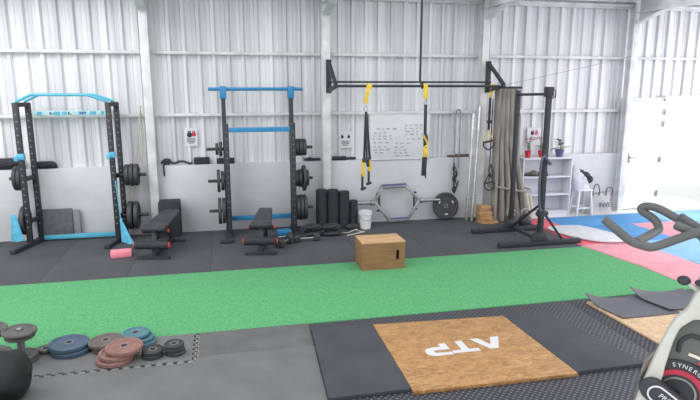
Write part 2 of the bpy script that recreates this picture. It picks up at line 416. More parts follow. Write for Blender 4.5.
# grey puzzle mats, front left
def puzzle_edge(a, b, nx, ny, amp=.022, step=.085):
    L = math.hypot(b[0]-a[0], b[1]-a[1]); c = int(L/step); P = []
    for i in range(c):
        for f, o in ((0, 0), (.32, 0), (.22, 1), (.78, 1), (.68, 0)):
            t = (i+f)/c; P.append((a[0]+(b[0]-a[0])*t+nx*o*amp, a[1]+(b[1]-a[1])*t+ny*o*amp))
    return P
GM = 'grey rubber puzzle mats on the front left'
SY, SX = 4.675, -.285
pa = puzzle_edge((-1.66, SY), (SX-.03, SY), 0, 1)+puzzle_edge((SX-.015, SY), (SX-.015, 5.22), -1, 0)+[(SX-.015, 5.24), (-1.66, 5.24)]+puzzle_edge((-1.66, 5.22), (-1.66, SY+.05), 1, 0)
tile(pa, M_greymat, 'puzzle_mat', 'grey puzzle mat with jagged edge holding the coloured weight plate stacks', 'puzzle mat', GM, .022)
tile([(SX+.014, 4.752), (.733, 4.752), (.758, 5.238), (SX+.014, 5.238)], M_greydk, 'puzzle_mat', 'darker grey mat left of the lifting platform, touching the turf', 'puzzle mat', GM, .022)
tile([(-1.68, 3.2), (.655, 3.2), (.731, 4.748), (SX+.014, 4.748), (SX+.008, SY-.027), (-1.68, SY-.027)], M_greymat, 'puzzle_mat', 'wide grey mat along the bottom left, in front of the weight plate stacks', 'puzzle mat', GM, .022)
tile(rect(-3.2, -1.69, 4.2, 5.24), M_greydk, 'puzzle_mat', 'dark grey mat under the standing dumbbells', 'puzzle mat', GM, .022)
# pale worn rim along the jagged seam
zed = [(x, y-.016, .012) for x, y in puzzle_edge((-1.66, SY-.006), (SX, SY-.006), 0, 1)] + [(x+.012, y, .012) for x, y in puzzle_edge((SX, SY), (SX, 5.22), -1, 0)]
m = MB(); m.tube(zed, .0075, 5)
solo(m, 'jigsaw_seam', mat('seam_grey', '#a09f9c', .8), 'pale worn jagged seam around the grey puzzle mat holding the plates', 'mat seam')
m = MB(); m.box(-1.70, SX+.01, SY-.024, SY+.03, .0005, .004); m.box(SX-.045, SX+.01, SY+.03, 5.24, .0005, .004)
solo(m, 'seam_backing', M_hole, 'dark gap along the jagged edge of the grey puzzle mat', 'mat seam')

# studded black sheets
for x0, x1, y0, y1, lab in ((.74, 3.6, 3.0, 5.25, 'black studded rubber sheet under the lettered lifting platform'), (3.6, 5.4, 3.0, 5.25, 'black studded rubber sheet under the second platform on the right')):
    m = MB(); m.prism([(x0+(-.085 if x0 < 1 else .002), y0), (x1-.002, y0), (x1-.002, y1-.012), (x0+(.024 if x0 < 1 else .002), y1-.012)], (0, 0, .006), (1, 0, 0), (0, 1, 0), .0115, .001)
    solo(m, 'studded_mat', M_diam, lab, 'rubber mat', 'black studded sheets')
# lifting platform (three boards)
def board(x0, x1, y0, y1, m_, name, lab, cat, xb0=None, xb1=None, h=.03):
    xb0 = x0 if xb0 is None else xb0; xb1 = x1 if xb1 is None else xb1
    q = .985; b = MB(); b.prism([(x0*q, y0*q), (x1*q, y0*q), (xb1*q, y1*q), (xb0*q, y1*q)], (0, 0, .0125+h/2), (1, 0, 0), (0, 1, 0), h, .003)
    return solo(b, name, m_, lab, cat)
board(.705, 1.355, 3.86, 5.14, M_platmat, 'platform_mat', 'black rubber lifting mat left of the lettered wooden board', 'lifting mat', .775, 1.375)
pl = thing('platform_board', (2.06, 4.43, .0125), 'orange brown chipboard platform board lettered in white between two black mats', 'platform')
m = MB(); m.prism([(1.36*.985, 3.81*.985), (2.765*.985, 3.79*.985), (2.735*.985, 5.02*.985), (1.38*.985, 5.10*.985)], (0, 0, .0125+.015), (1, 0, 0), (0, 1, 0), .03, .003); m.build('board', M_osb, pl)
board(2.77, 3.43, 3.82, 5.02, M_platmat, 'platform_mat', 'black rubber lifting mat right of the lettered wooden board', 'lifting mat', 2.74, 3.2+.02)
def letter(polys, ox, oy, sx=1.12, sy=1):
    for poly in polys:
        m = MB(); m.prism([(x*sx, y*sy) for x, y in poly], (ox, oy, .0436), (-1, 0, 0), (0, -1, 0), .0016); m.build('letter', M_wplast, pl)
LP = (2.275, 4.565)     # the word reads from the far side
# local x runs to the word's right (world -x)
Wd, Ht = .19, .20
letter([[(-.02, -.12), (.055, -.12), (.11, .02), (.165, -.12), (.235, -.12), (.145, .10), (.075, .10)]], 2.395, 4.39)
letter([[(0, .10), (.22, .10), (.22, .048), (.14, .048), (.14, -.12), (.08, -.12), (.08, .048), (0, .048)]], 2.135, 4.375)
P = [(0, -.12), (.06, -.12), (.06, -.06), (.14, -.06), (.175, -.045), (.2, -.015), (.205, .02), (.2, .055), (.175, .085), (.14, .10), (0, .10), (0, .048), (.12, .048), (.135, .035), (.135, .012), (.12, -.002), (0, -.002)]
letter([P], 1.88, 4.36)
# second platform
b = MB(); b.prism([(3.78, 4.05), (5.1, 4.05), (5.05, 5.10), (3.76, 5.12)], (0, 0, .0125+.01), (1, 0, 0), (0, 1, 0), .02, .002)
solo(b, 'platform_board', M_osbp, 'pale bare chipboard board on the right under the two curling black mats', 'platform')
def curl(x0, x1, y0, y1, dx, z0, lab):
    def f(u, v):
        x = x0+(x1-x0)*u+dx*(1-v); y = y0+(y1-y0)*v
        c = max(0, (.42-u)/.42); d = max(0, (v-.6)/.4)
        z = z0+.085*c*c*(.12+.88*d*d)+.012*(1+math.sin(u*7))*d
        return (x, y, z)
    m = MB(); m.sheet(f, 18, 12, .008)
    solo(m, 'curling_mat', M_curl, lab, 'rubber mat', 'curling black mats on the right board')
curl(3.74, 4.42, 4.62, 5.12, .08, .042, 'thin black rubber mat with upturned corner on the pale board, the left one')
curl(4.32, 5.0, 4.68, 5.16, .1, .054, 'thin black rubber mat with upturned corner nearest the bike knob')

# ------------------------------------------------------------ weight plates
def plate_mb(c, axis, r, th, hub=.028, n=40):
    m = MB(); h = th/2; b = min(.008, th*.3)
    prof = [(hub, -h*.8), (hub+.03, -h*.8), (hub+.036, -h*.55), (r*.78, -h*.55), (r*.83, -h), (r-b, -h), (r, -h+b), (r, h-b), (r-b, h), (r*.83, h), (r*.78, h*.55), (hub+.036, h*.55), (hub+.03, h*.8), (hub, h*.8), (hub, -h*.8)]
    return m.lathe(prof, c, axis, n)
def plate(c, axis, r, th, m_, lab, group, hub=True):
    o = thing('weight_plate', c, lab, 'weight plate', group)
    plate_mb(c, axis, r, th).build('disc', m_, o)
    a = V(axis).normalized()
    if hub:
        m = MB(); m.lathe([(.026, -th*.42), (.036, -th*.42), (.036, th*.42), (.026, th*.42), (.026, -th*.42)], c, axis, 24); m.build('hub_ring', M_steel, o)
    return o
ax = lambda tx, ty: (tx, ty, 1)
GF = 'weight plate stacks on the grey puzzle mat'
def stack(x, y, r, th, n, m_, who, tilt, shifts=None):
    names = {2: ('top', 'bottom'), 3: ('top', 'middle', 'bottom')}[n]
    z = .022
    for i in range(n):
        tx, ty = (0, 0)
        top = i == n-1
        if top: tx, ty = tilt
        dz = r*math.hypot(tx, ty)*.62 if top else 0
        sx, sy = shifts[i] if shifts else (random.uniform(-.008, .008), random.uniform(-.008, .008))
        c = (x+sx, y+sy, z+th/2+.001+dz)
        plate(c, (tx, ty, 1), r*(1 if not top else 1.0), th, m_, '%s plate, %s of %s' % (who[0], names[n-1-i], who[1]), GF)
        z += th+.001
stack(-1.37, 5.10, .168, .042, 2, M_pblue, ('large slate blue weight', 'the pair nearest the dumbbells'), (.03, .0), [(0.01, 0), (-.005, .0)])
stack(-1.06, 5.09, .150, .040, 2, M_pbrown, ('grey brown weight', 'the pair between blue and pink stacks'), (-.04, .02), [(.02, 0), (-.01, 0)])
stack(-.815, 5.13, .122, .036, 3, M_pteal, ('teal weight', 'the stack touching the turf'), (0, 0), [(.045, .0), (.025, 0), (-.01, .01)])
stack(-.91, 4.83, .152, .042, 3, M_ppink, ('pinkish brown weight', 'the leaning front stack'), (-.02, -.02), [(-.045, -.01), (-.02, 0), (.035, 0)])
stack(-.65, 4.84, .09, .036, 2, M_plate, ('small black weight', 'the pair right of the pinkish stack'), (0, 0))
stack(-.465, 4.855, .085, .032, 3, M_plate, ('small black weight', 'the stack nearest the jagged corner'), (0, 0))

# standing dumbbells
def dumbbell(x, y, H, rt, rb, lab, nt=2):
    o = thing('plate_dumbbell', (x, y, .022), lab, 'dumbbell', 'dumbbells standing on end at the left')
    t = .03
    for i in range(2): plate_mb((x, y, .022+t/2+i*(t+.002)), (0, 0, 1), rb, t).build('disc', M_pgrey, o)
    for i in range(nt):
        rr = rt if i == nt-1 else rt*.86
        plate_mb((x, y, H-t/2-(nt-1-i)*(t+.012)), (.05 if i else 0, -.03 if i else 0, 1), rr, t).build('disc', M_pgrey, o)
    m = MB(); m.cyl((x, y, .03), (x, y, H+.012), .022); m.cyl((x, y, .10), (x, y, H-.08), .03); m.build('handle', M_steel, o)
    m = MB(); m.cyl((x, y, H-.085), (x, y, H-.065), .045); m.build('collar', M_steel, o)
    return o
dumbbell(-1.72, 5.0, .30, .135, .125, 'tall plate dumbbell standing on end left of the slate blue plates')
dumbbell(-1.98, 5.10, .30, .135, .13, 'plate dumbbell standing on end, cut off by the left picture edge')
dumbbell(-1.83, 4.76, .225, .12, .10, 'shorter plate dumbbell standing on end behind the dark bag')
plate((-1.575, 5.13, .022+.021), (0, 0, 1), .07, .04, M_pgrey, 'small grey weight plate lying behind the tall dumbbell', GF)
# dark bag
o = thing('gym_bag', (-1.72, 4.42, .0), 'dark rounded bag at the bottom left corner in front of the dumbbells', 'bag')
def fb(u, v):
    q = 2*PI*u; t = v
    r = .185*(1-abs(2*t-1)**5)**.5+.01
    sag = 1+.06*math.sin(3*q+7*t)+.05*math.sin(5*q-11*t)
    return (-1.96+.50*t, 4.36+r*math.cos(q)*sag, .195+r*math.sin(q)*(.95*sag if math.sin(q) > 0 else .9))
m = MB(); m.sheet(fb, 28, 20); m.build('body', M_bag, o)
m = MB(); m.tube(spl([(-1.9, 4.26, .34), (-1.86, 4.2, .39), (-1.76, 4.2, .39), (-1.72, 4.26, .34)], 6), .012, 8); m.build('handle', M_web, o)
m = MB(); m.tube([(-1.95, 4.36, .366), (-1.63, 4.36, .366)], .006, 6); m.build('zip', M_steel, o)
for i, (px_, py_, r_) in enumerate(((-1.74, 4.06, .07), (-1.60, 4.10, .055))):
    m = MB(); m.ball((px_, py_, .022+r_*.62), r_, (1.25, 1, .62), 3)
    m.tube(spl([(px_-r_*.5, py_-r_*.6, .03+r_*.8), (px_, py_-r_*.8, .03+r_*1.3), (px_+r_*.5, py_-r_*.6, .03+r_*.8)], 5), .008, 6)
    solo(m, 'small_pouch', M_bag, ('dark soft pouch in front of the rounded bag, the lower one', 'dark soft pouch beside the rounded bag at the left edge')[i], 'pouch', 'dark pouches by the bag')

# ------------------------------------------------------------ plyo box
px = thing('plyo_box', (1.95, 6.96, .018), 'light wooden jump box with oval hand slot standing on the turf', 'jump box')
X0, X1, Y0, Y1, Z0, Z1 = 1.67, 2.235, 6.71, 7.10, .018, .38
t = .018
m = MB()
m.box(X0, X0+t, Y0+t, Y1-t, Z0, Z1-t, .001); m.build('side_panel', M_plyshade, px)
m = MB(); m.box(X1-t, X1, Y0+t, Y1-t, Z0, Z1-t, .001); m.build('side_panel', M_plyshade, px)
m = MB(); m.box(X0, X1, Y1-t, Y1, Z0, Z1-t, .001); m.build('back_panel', M_plyshade, px)
m = MB(); m.box(X0, X1, Y0, Y1, Z1-t, Z1, .002); m.build('top_panel', M_plylit, px)
m = MB()    # front panel with a real slot
sx, sz, w, h = X0+.465, Z0+.185, .019, .062
m.box(X0, sx-w, Y0, Y0+t, Z0, Z1-t); m.box(sx+w, X1, Y0, Y0+t, Z0, Z1-t); m.box(sx-w, sx+w, Y0, Y0+t, Z0, sz-h); m.box(sx-w, sx+w, Y0, Y0+t, sz+h, Z1-t)
m.build('front_panel', M_plyshade, px)
m = MB()
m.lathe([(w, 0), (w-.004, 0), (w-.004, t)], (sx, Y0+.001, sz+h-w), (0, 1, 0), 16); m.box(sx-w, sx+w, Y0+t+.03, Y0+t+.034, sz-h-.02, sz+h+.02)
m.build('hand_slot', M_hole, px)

# ------------------------------------------------------------ left power rack
RL = thing('power_rack', (-2.2, 9.0, .014), 'black power rack with light blue arched top and crossbars against the back wall', 'squat rack')
ZF = .014
def post(m, x, y, z0, z1, w=.072): m.box(x-w/2, x+w/2, y-w/2, y+w/2, z0, z1, .006)
LXf, LXr, RXf, RXr = -2.775, -2.70, -1.565, -1.50
FY, RY = 8.90, 9.18
for x, y in ((LXf, FY), (LXr, RY), (RXf, FY), (RXr, RY)):
    m = MB(); post(m, x, y, ZF+.05, 2.07); m.use(M_pin)
    for i in range(18): m.cyl((x, y-.035, .3+i*.095), (x, y-.039, .3+i*.095), .012, n=10)
    m.build('upright', M_black, RL)
for x0, x1 in ((LXf, LXr), (RXf, RXr)):
    s = (x1-x0)/(RY-FY)
    m = MB(); m.bar((x0-s*.42, FY-.42, ZF+.035), (x1+s*.03, RY+.04, ZF+.035), .08, .06); m.build('foot', M_black, RL)
    m = MB(); m.bar((x0-s*.03, FY-.03, 2.05), (x1, RY+.02, 2.05), .07, .06); m.build('top_arm', M_black, RL)
    m = MB(); m.bar((x0, FY, 1.0), (x1, RY, 1.0), .05, .06); m.build('side_brace', M_black, RL)
    m = MB(); m.bar((x0, FY, .38), (x1, RY, .38), .05, .06); m.build('side_brace', M_black, RL)
for y, dx in ((FY, 0), (RY-.08, .055)):
    m = MB(); m.tube([(LXf+dx, y, 2.09), (-2.57+dx, y, 2.19), (-1.83+dx, y, 2.185), (RXf+dx, y, 2.09)], .021, 10); m.build('pull_up_bar', M_blue, RL)
m = MB(); m.box(LXr+.045, RXr-.045, RY-.02, RY+.02, 1.885, 1.955, .004); m.use(M_blue)
for (a, b) in ((.06, .12), (.26, .34), (.36, .42), (.56, .66), (.70, .78), (.84, .88), (.90, .94)):
    x = LXr+.045; L = RXr-LXr-.09
    m.prism([(x+L*a, 1.895), (x+L*b, 1.895), (x+L*(b+.01), 1.945), (x+L*(a+.01), 1.945)], (0, RY-.021, 0), (1, 0, 0), (0, 0, 1), .002)
m.use(M_lap)
for a, w_, z0, z1 in ((.215, .012, 1.90, 1.94), (.225, .03, 1.915, 1.925), (.44, .014, 1.9, 1.94), (.455, .02, 1.9, 1.91), (.585, .012, 1.905, 1.935), (.61, .012, 1.905, 1.935), (.635, .02, 1.92, 1.935), (.925, .012, 1.9, 1.94), (.95, .02, 1.9, 1.93)):
    x = LXr+.045; L = RXr-LXr-.09
    m.box(x+L*a, x+L*a+w_*1.6, RY-.0235, RY-.0215, z0, z1)
m.build('name_plate', mat('plate_pale', '#b8d4dc', .5), RL)
m = MB(); m.box(LXr+.04, RXr-.04, RY-.03, RY+.03, ZF+.02, ZF+.085, .005); m.build('floor_crossbar', M_blue, RL)
for x in (LXf, RXf):
    m = MB(); m.box(x-.046, x+.046, FY-.046, FY+.046, 1.28, 1.37, .006); m.bar((x-.03, FY-.04, 1.29), (x-.03, FY-.13, 1.29), .05, .03); m.bar((x-.03, FY-.125, 1.28), (x-.03, FY-.125, 1.35), .05, .02, (0, 1, 0)); m.build('bar_hook', M_cyan, RL)
def peg(root, x0, x1, y, z):
    m = MB(); m.cyl((x0, y, z), (x1, y, z), .024); return m.build('storage_peg', M_plate, root)
GL = 'weight plates on the pegs of the left rack'
for z in (1.0, .38):
    peg(RL, LXf-.02, LXf-.22, 9.02, z); peg(RL, RXf+.06, RXf+.44, 9.04, z)
XA = (1, 0, 0)
plate((LXf-.066, 9.02, 1.0), XA, .175, .05, M_plate, 'black weight plate on the upper left peg of the left rack, inner one', GL, False)
plate((LXf-.12, 9.02, 1.0), XA, .175, .05, M_plate, 'black weight plate on the upper left peg of the left rack, outer one', GL, False)
plate((LXf-.072, 9.02, .38), XA, .215, .06, M_plate, 'large black weight plate on the lower left peg of the left rack', GL, False)
for i, (x, r, th) in enumerate(((.17, .16, .06), (.235, .17, .055), (.30, .165, .06))):
    plate((RXf+x, 9.04, 1.0), XA, r, th, M_plate, 'black weight plate on the upper right peg of the left rack, %s' % ('nearest the post', 'the middle one', 'outermost')[i], GL, False)
for i, (x, r, th) in enumerate(((.18, .215, .07), (.265, .21, .06))):
    plate((RXf+x, 9.04, .38), XA, r, th, M_plate, 'large black weight plate on the lower right peg of the left rack, %s' % ('nearest the post', 'outermost')[i], GL, False)
# blue cloth and band, pale hanging band
def cloth(pts_top, pts_bot, th, nm, m_, lab, cat, wav=.02):
    def f(u, v):
        a = V(pts_top[0]).lerp(V(pts_top[1]), u); b = V(pts_bot[0]).lerp(V(pts_bot[1]), u)
        p = a.lerp(b, v); p.y += wav*math.sin(u*9)*v; return p
    m = MB(); m.sheet(f, 12, 10, th); return solo(m, nm, m_, lab, cat)
cloth(((-2.97, 8.86, .50), (-2.89, 8.80, .51)), ((-3.02, 8.88, .10), (-2.82, 8.78, .13)), .012, 'blue_towel', M_cyan, 'light blue cloth hanging off the lower left peg of the left rack', 'towel')
m = MB(); m.tube(spl([(-1.50, 8.80, .36), (-1.51, 8.80, .62), (-1.53, 8.8, .95)], 6), .009, 6)
def bandf(u, v):
    w = .012+.075*v
    return (-1.50+.09*v+w*(2*u-1), 8.79-.06*v+.02*math.sin(6*u)*v, .38-.34*v-.05*u*v)
m.sheet(bandf, 10, 10, .008)
solo(m, 'resistance_band', M_cyan, 'light blue resistance band hanging down the right post of the left rack', 'resistance band')
m = MB(); m.tube(spl([(-1.17, 9.22, 2.0), (-1.20, 9.2, 1.7), (-1.28, 9.2, 1.2), (-1.38, 9.15, .62)], 6), .012, 6); m.tube(spl([(-1.17, 9.22, 2.0), (-1.16, 9.24, 1.6), (-1.22, 9.2, 1.1), (-1.38, 9.15, .62)], 6), .009, 6)
m.cyl((-1.17, 9.21, 2.0), (-1.17, 9.32, 2.0), .012)
solo(m, 'hanging_band', M_beige, 'pale thin band hanging on the wall between left rack and column', 'resistance band')
# leaning mats
m = MB(); m.obox((-2.48, 9.20, .26), (.46, .03, .46), Matrix.Rotation(-.12, 3, 'X'), .008); solo(m, 'foam_mat', mat('mat_slate', '#585b60', .8, var=.1), 'dark grey square mat leaning on the wall inside the left rack', 'foam mat')
m = MB(); m.obox((-2.20, 9.22, .24), (.10, .03, .44), Matrix.Rotation(-.08, 3, 'X'), .008); solo(m, 'foam_mat', mat('mat_slate2', '#7d7f83', .8, var=.08), 'narrow grey mat end leaning beside the dark square mat', 'foam mat')
# black block behind bench
m = MB(); m.box(-.98, -.66, 8.98, 9.22, .0145, .575, .02); 
o = thing('foam_block', (-.84, 9.1, .0145), 'tall black padded block standing at the wall behind the left bench', 'padded block')
m.build('body', M_roll, o); m = MB(); m.box(-.985, -.655, 8.975, 9.225, .40, .41, .002); m.build('seam', M_black, o)
# pink yoga block
m = MB(); m.obox((-1.40, 8.06, .014+.046), (.27, .15, .09), Matrix.Rotation(.14, 3, 'Z'), .012); solo(m, 'yoga_block', M_pink, 'pink foam yoga block on the floor in front of the left rack', 'yoga block')

# ------------------------------------------------------------ benches
def bench(nx, ny, fx, fy, wn, wf, lab, zs=.45, zf=.5):
    o = thing('weight_bench', ((nx+fx)/2, (ny+fy)/2, .014), lab, 'weight bench')
    n = V((nx, ny, 0)); f = V((fx, fy, 0)); d = (f-n); L = d.length; y = d.normalized(); x = V((y.y, -y.x, 0))
    def P(u, s, z): return n+x*u+y*s+V((0, 0, z))
    def pad(s0, s1, z0, z1, w0, w1, th, nm):
        m = MB(); a = P(0, s0, z0); b = P(0, s1, z1); yy = (b-a); LL = yy.length
        m.prism([(-w0/2, 0), (w0/2, 0), (w1/2, LL), (-w1/2, LL)], a, x, yy.normalized(), th, .018); m.build(nm, M_vinyl, o)
    pad(0, .30*L, zs-.03, zs-.03, wn, wn*.93, .06, 'seat')
    pad(.32*L, L, zs-.03, zf-.03, wn*.93, wf, .06, 'backrest')
    m = MB(); m.bar(P(0, .05, zs-.09), P(0, L*.9, zf-.1), .06, .05); m.bar(P(0, .04, .07), P(0, L*.95, .05), .06, .05); m.build('main_beam', M_black, o)
    m = MB(); m.bar(P(0, .08, zs-.1), P(0, .0, .04), .06, .06, (1, 0, 0)); m.build('leg', M_black, o)
    m = MB(); m.bar(P(0, .75*L, zs-.08), P(0, .92*L, .04), .06, .06, (1, 0, 0)); m.build('leg', M_black, o)
    m = MB(); m.bar(P(-.22, -.02, .034), P(.22, -.02, .034), .06, .04); m.build('foot', M_black, o)
    m = MB(); m.bar(P(-.2, .93*L, .034), P(.2, .93*L, .034), .06, .04); m.build('foot', M_black, o)
    for s, z, wd in ((-.07, .22, .22), (.12, .37, .17)):
        m = MB(); m.cyl(P(-wd, s, z), P(wd, s, z), .055 if s < 0 else .035); r = m.build('foam_roller', M_roll, o)
        for q in (-1, 1):
            m = MB(); m.cyl(P(q*wd, s, z), P(q*(wd+.018), s, z), .04 if s < 0 else .026); m.build('end_cap', M_red, r)
    m = MB(); m.bar(P(0, .0, .2), P(0, -.07, .22), .03, .03); m.bar(P(0, .1, .34), P(0, .12, .4), .03, .03, (1, 0, 0)); m.build('roller_arm', M_steel, o)
    m = MB(); m.prism([(.10*L, zs-.12), (.45*L, zs-.1), (.4*L, zs-.2), (.2*L, zs-.22)], n, y, (0, 0, 1), .05); m.build('adjuster_plate', M_black, o)
    return o
bench(-.95, 7.86, -.77, 8.78, .33, .25, 'black adjustable weight bench with red roller caps between the two racks')
bench(.48, 7.75, .62, 8.60, .29, .20, 'black adjustable weight bench standing inside the blue barred middle rack')

# ------------------------------------------------------------ middle rack
RC = thing('squat_rack', (.57, 8.95, .014), 'tall black squat rack with deep blue crossbars and side plates in the middle', 'squat rack')
MX = (.06, 1.10)
for x in MX:
    m = MB(); post(m, x, 9.12, .05, 2.25, .065); m.build('rear_upright', M_black, RC)
    xf = x+.02*(1 if x < .5 else -1)
    m = MB(); post(m, xf, 8.78, .05, 1.76, .072); m.use(M_pin)
    for i in range(16): m.cyl((xf, 8.745, .2+i*.095), (xf, 8.741, .2+i*.095), .009, n=10)
    m.build('front_upright', M_black, RC)
    m = MB(); m.bar((x, 8.45, .044), (x, 9.2, .044), .08, .06); m.build('foot', M_black, RC)
    m = MB(); m.bar((x, 8.78, .9), (x, 9.12, .9), .05, .06); m.build('side_brace', M_black, RC)
    m = MB(); m.bar((x, 8.78, .42), (x, 9.12, .42), .05, .06); m.build('side_brace', M_black, RC)
    m = MB(); m.bar((x, 8.78, 1.37), (x, 9.12, 1.37), .05, .06); m.build('side_brace', M_black, RC)
    m = MB(); m.box(x-.05, x+.05, 9.07, 9.17, 2.12, 2.31, .006); m.build('top_bracket', M_blue2, RC)
    m = MB(); m.box(x-.13 if x < .5 else x-.06, x+.06 if x < .5 else x+.13, 8.40, 8.50, .02, .075, .008); m.build('foot_cap', M_blackp, RC)
m = MB(); m.cyl((-.16, 9.12, 2.265), (1.29, 9.12, 2.265), .026); m.build('pull_up_bar', M_blue2, RC)
m = MB(); m.box(.12, 1.04, 8.75, 8.81, 1.63, 1.70, .006); m.build('crossbar', M_blue2, RC)
m = MB(); m.box(.09, 1.07, 9.08, 9.14, .20, .27, .006); m.build('crossbar', M_blue2, RC)
GC = 'weight plates on the pegs of the middle rack'
for z in (1.37, .88, .41):
    peg(RC, .06, -.22, 8.92, z); peg(RC, 1.10, 1.40, 8.92, z)
lev = {1.37: 'top', .88: 'middle', .41: 'bottom'}
for z, lst in ((1.37, ((-.03, .11, .05), (-.085, .09, .045))), (.88, ((-.02, .15, .05), (-.08, .175, .045))), (.41, ((-.02, .2, .05), (-.08, .205, .05)))):
    for i, (x, r, th) in enumerate(lst):
        plate((.02+x, 8.92, z), XA, r, th, M_plate, 'black weight plate on the %s left peg of the middle rack, %s' % (lev[z], ('nearest the post', 'outermost')[i]), GC, False)
for z, lst in ((1.37, ((.03, .135, .055), (.09, .135, .055), (.15, .13, .055))), (.88, ((.02, .13, .05), (.075, .14, .05), (.14, .205, .045), (.19, .13, .04))), (.41, ((.03, .2, .05), (.09, .205, .05), (.15, .2, .05)))):
    q = ('nearest the post', 'second from the post', 'outermost') if len(lst) == 3 else ('nearest the post', 'second from the post', 'third and largest', 'outermost')
    for i, (x, r, th) in enumerate(lst):
        plate((1.12+x, 8.92, z), XA, r, th, M_plate, 'black weight plate on the %s right peg, middle rack, %s' % (lev[z], q[i]), GC, False)
# small dumbbells by the middle rack
def hexd(x, y, rot, L, r, lab, m_=M_plate):
    o = thing('hex_dumbbell', (x, y, .014), lab, 'dumbbell', 'small dumbbells on the floor by the middle rack')
    d = V((math.cos(rot), math.sin(rot), 0)); c = V((x, y, .014+r*.87))
    for q in (-1, 1):
        m = MB(); m.lathe([(r*.8, 0), (r, .012), (r, L*.3-.012), (r*.8, L*.3)], c+d*q*L*.5-d*(L*.15), d, 6, True); m.build('head', m_, o)
    m = MB(); m.cyl(c-d*L*.4, c+d*L*.4, .016); m.build('handle', M_steel, o)
hexd(.85, 8.12, .9, .26, .075, 'dark hexagonal dumbbell on the floor right of the middle bench')
hexd(.85, 8.40, .2, .24, .065, 'dark hexagonal dumbbell at the foot of the middle rack right post')
hexd(1.20, 8.28, .05, .3, .055, 'low dark dumbbell lying right of the middle rack foot')
m = MB(); m.obox((.90, 8.72, .06), (.22, .14, .09), Matrix.Rotation(.2, 3, 'Z'), .02); solo(m, 'yoga_block', M_blue2, 'blue block on the floor behind the middle bench', 'yoga block')
# coiled black rope heap
for i, (cx_, cy_, r_, lab) in enumerate(((1.33, 8.60, .13, 'black rope coiled beside the middle rack, left heap'), (1.64, 8.56, .12, 'black rope coiled in front of the black rolls'))):
    pts = []
    for a in range(150):
        q = a*.33; rr = r_*(.55+.45*math.sin(a*.047+1)); pts.append((cx_+rr*math.cos(q)*1.15, cy_+rr*math.sin(q)*.8, .035+.13*a/150+.01*math.sin(q*1.7)))
    m = MB(); m.tube(pts, .021, 7); solo(m, 'coiled_rope', M_web, lab, 'rope', 'black coiled ropes')
# ------------------------------------------------------------ rolls, bucket, rope
GR = 'black rolled mats at the wall'
for i, (x, y, h, r, lab) in enumerate(((1.55, 8.98, .655, .09, 'tall black rolled mat standing nearest the middle rack'), (1.735, 8.97, .65, .092, 'tall black rolled mat standing second from the middle rack'), (1.92, 8.98, .615, .092, 'black rolled mat standing second from the bucket'))):
    m = MB(); pts = []
    for k2 in range(90):
        q = k2*.22; rr = r*(.25+.75*k2/89); pts.append((rr*math.cos(q), rr*math.sin(q)))
    prof = [(r-.008, 0), (r, .008), (r, h-.008), (r-.006, h), (r*.75, h-.004), (r*.7, h), (r*.45, h-.004), (r*.4, h), (r*.12, h-.006)]
    m.lathe(prof, (x, y, .0145), (0, 0, 1), 28, True); solo(m, 'rolled_mat', M_roll, lab, 'rolled mat', GR)
m = MB(); m.lathe([(.064, 0), (.07, .006), (.07, .45), (.064, .456), (.05, .452), (.04, .456), (.01, .452)], (2.085, 8.99, .0145), (0, 0, 1), 24, True); solo(m, 'rolled_mat', M_roll, 'shorter black rolled mat standing behind the white bucket', 'rolled mat', GR)
o = thing('bucket', (2.26, 8.88, .0145), 'white plastic bucket with rim and wire handle by the hex bar', 'bucket')
m = MB(); m.lathe([(.002, 0), (.088, 0), (.105, .27), (.112, .272), (.112, .29), (.102, .29), (.084, .01), (.002, .01)], (2.26, 8.88, .0145), (0, 0, 1), 32); m.build('tub', M_wplast, o)
m = MB(); m.lathe([(.105, 0), (.117, 0), (.117, .012), (.105, .012), (.105, 0)], (2.26, 8.88, .255), (0, 0, 1), 32); m.build('rim', M_wplast, o)
m = MB(); m.tube(spl([(2.15, 8.86, .265), (2.165, 8.78, .2), (2.26, 8.75, .17), (2.355, 8.78, .2), (2.37, 8.86, .265)], 6), .004, 6); m.build('handle', M_steel, o)
m = MB(); m.tube(spl([(1.75, 8.7, .022), (1.9, 8.62, .022), (2.0, 8.72, .022), (2.1, 8.78, .03), (2.03, 8.82, .028), (2.12, 8.66, .022), (2.18, 8.62, .022), (2.05, 8.55, .022), (1.86, 8.45, .022)], 8), .009, 6)
solo(m, 'skipping_rope', M_beige, 'thin pale rope lying on the floor in front of the black rolls', 'rope')
m = MB(); m.ball((2.02, 8.80, .07), .07, (1.6, .7, .8), 3, .08); solo(m, 'strap_bundle', M_web, 'black strap bundle at the foot of the short black roll', 'strap')

# ------------------------------------------------------------ hex bar and wall plate
HB = thing('hex_trap_bar', (2.95, 9.05, .0145), 'hexagonal trap bar standing upright against the block wall', 'barbell')
def hp(x, z): return (x, 9.10+.10*(z/.68), z)
hexp = [hp(2.62, .625), hp(3.06, .635), hp(3.27, .385), hp(3.07, .065), hp(2.74, .06), hp(2.49, .39)]
m = MB()
for i in range(6):
    a = V(hexp[i]); b = V(hexp[(i+1) % 6]); m.bar(a, b, .045, .045, (0, 1, 0))
for p in hexp: m.obox(p, (.05, .045, .05), None, .01)
m.build('hexagon_frame', M_steel, HB)
m = MB(); m.bar(hp(2.62, .66), hp(3.06, .67), .03, .03, (0, 1, 0)); m.bar(hp(2.74, .092), hp(3.07, .097), .03, .02, (0, 1, 0)); m.build('frame_paint', M_hexblue, HB)
m = MB(); m.cyl(hp(2.50, .375), hp(2.10, .38), .026); m.cyl(hp(2.46, .375), hp(2.42, .375), .045); m.build('sleeve', M_steel, HB)
m = MB(); m.cyl(hp(3.26, .38), hp(3.66, .375), .026); m.cyl(hp(3.30, .38), hp(3.34, .38), .045); m.build('sleeve', M_steel, HB)
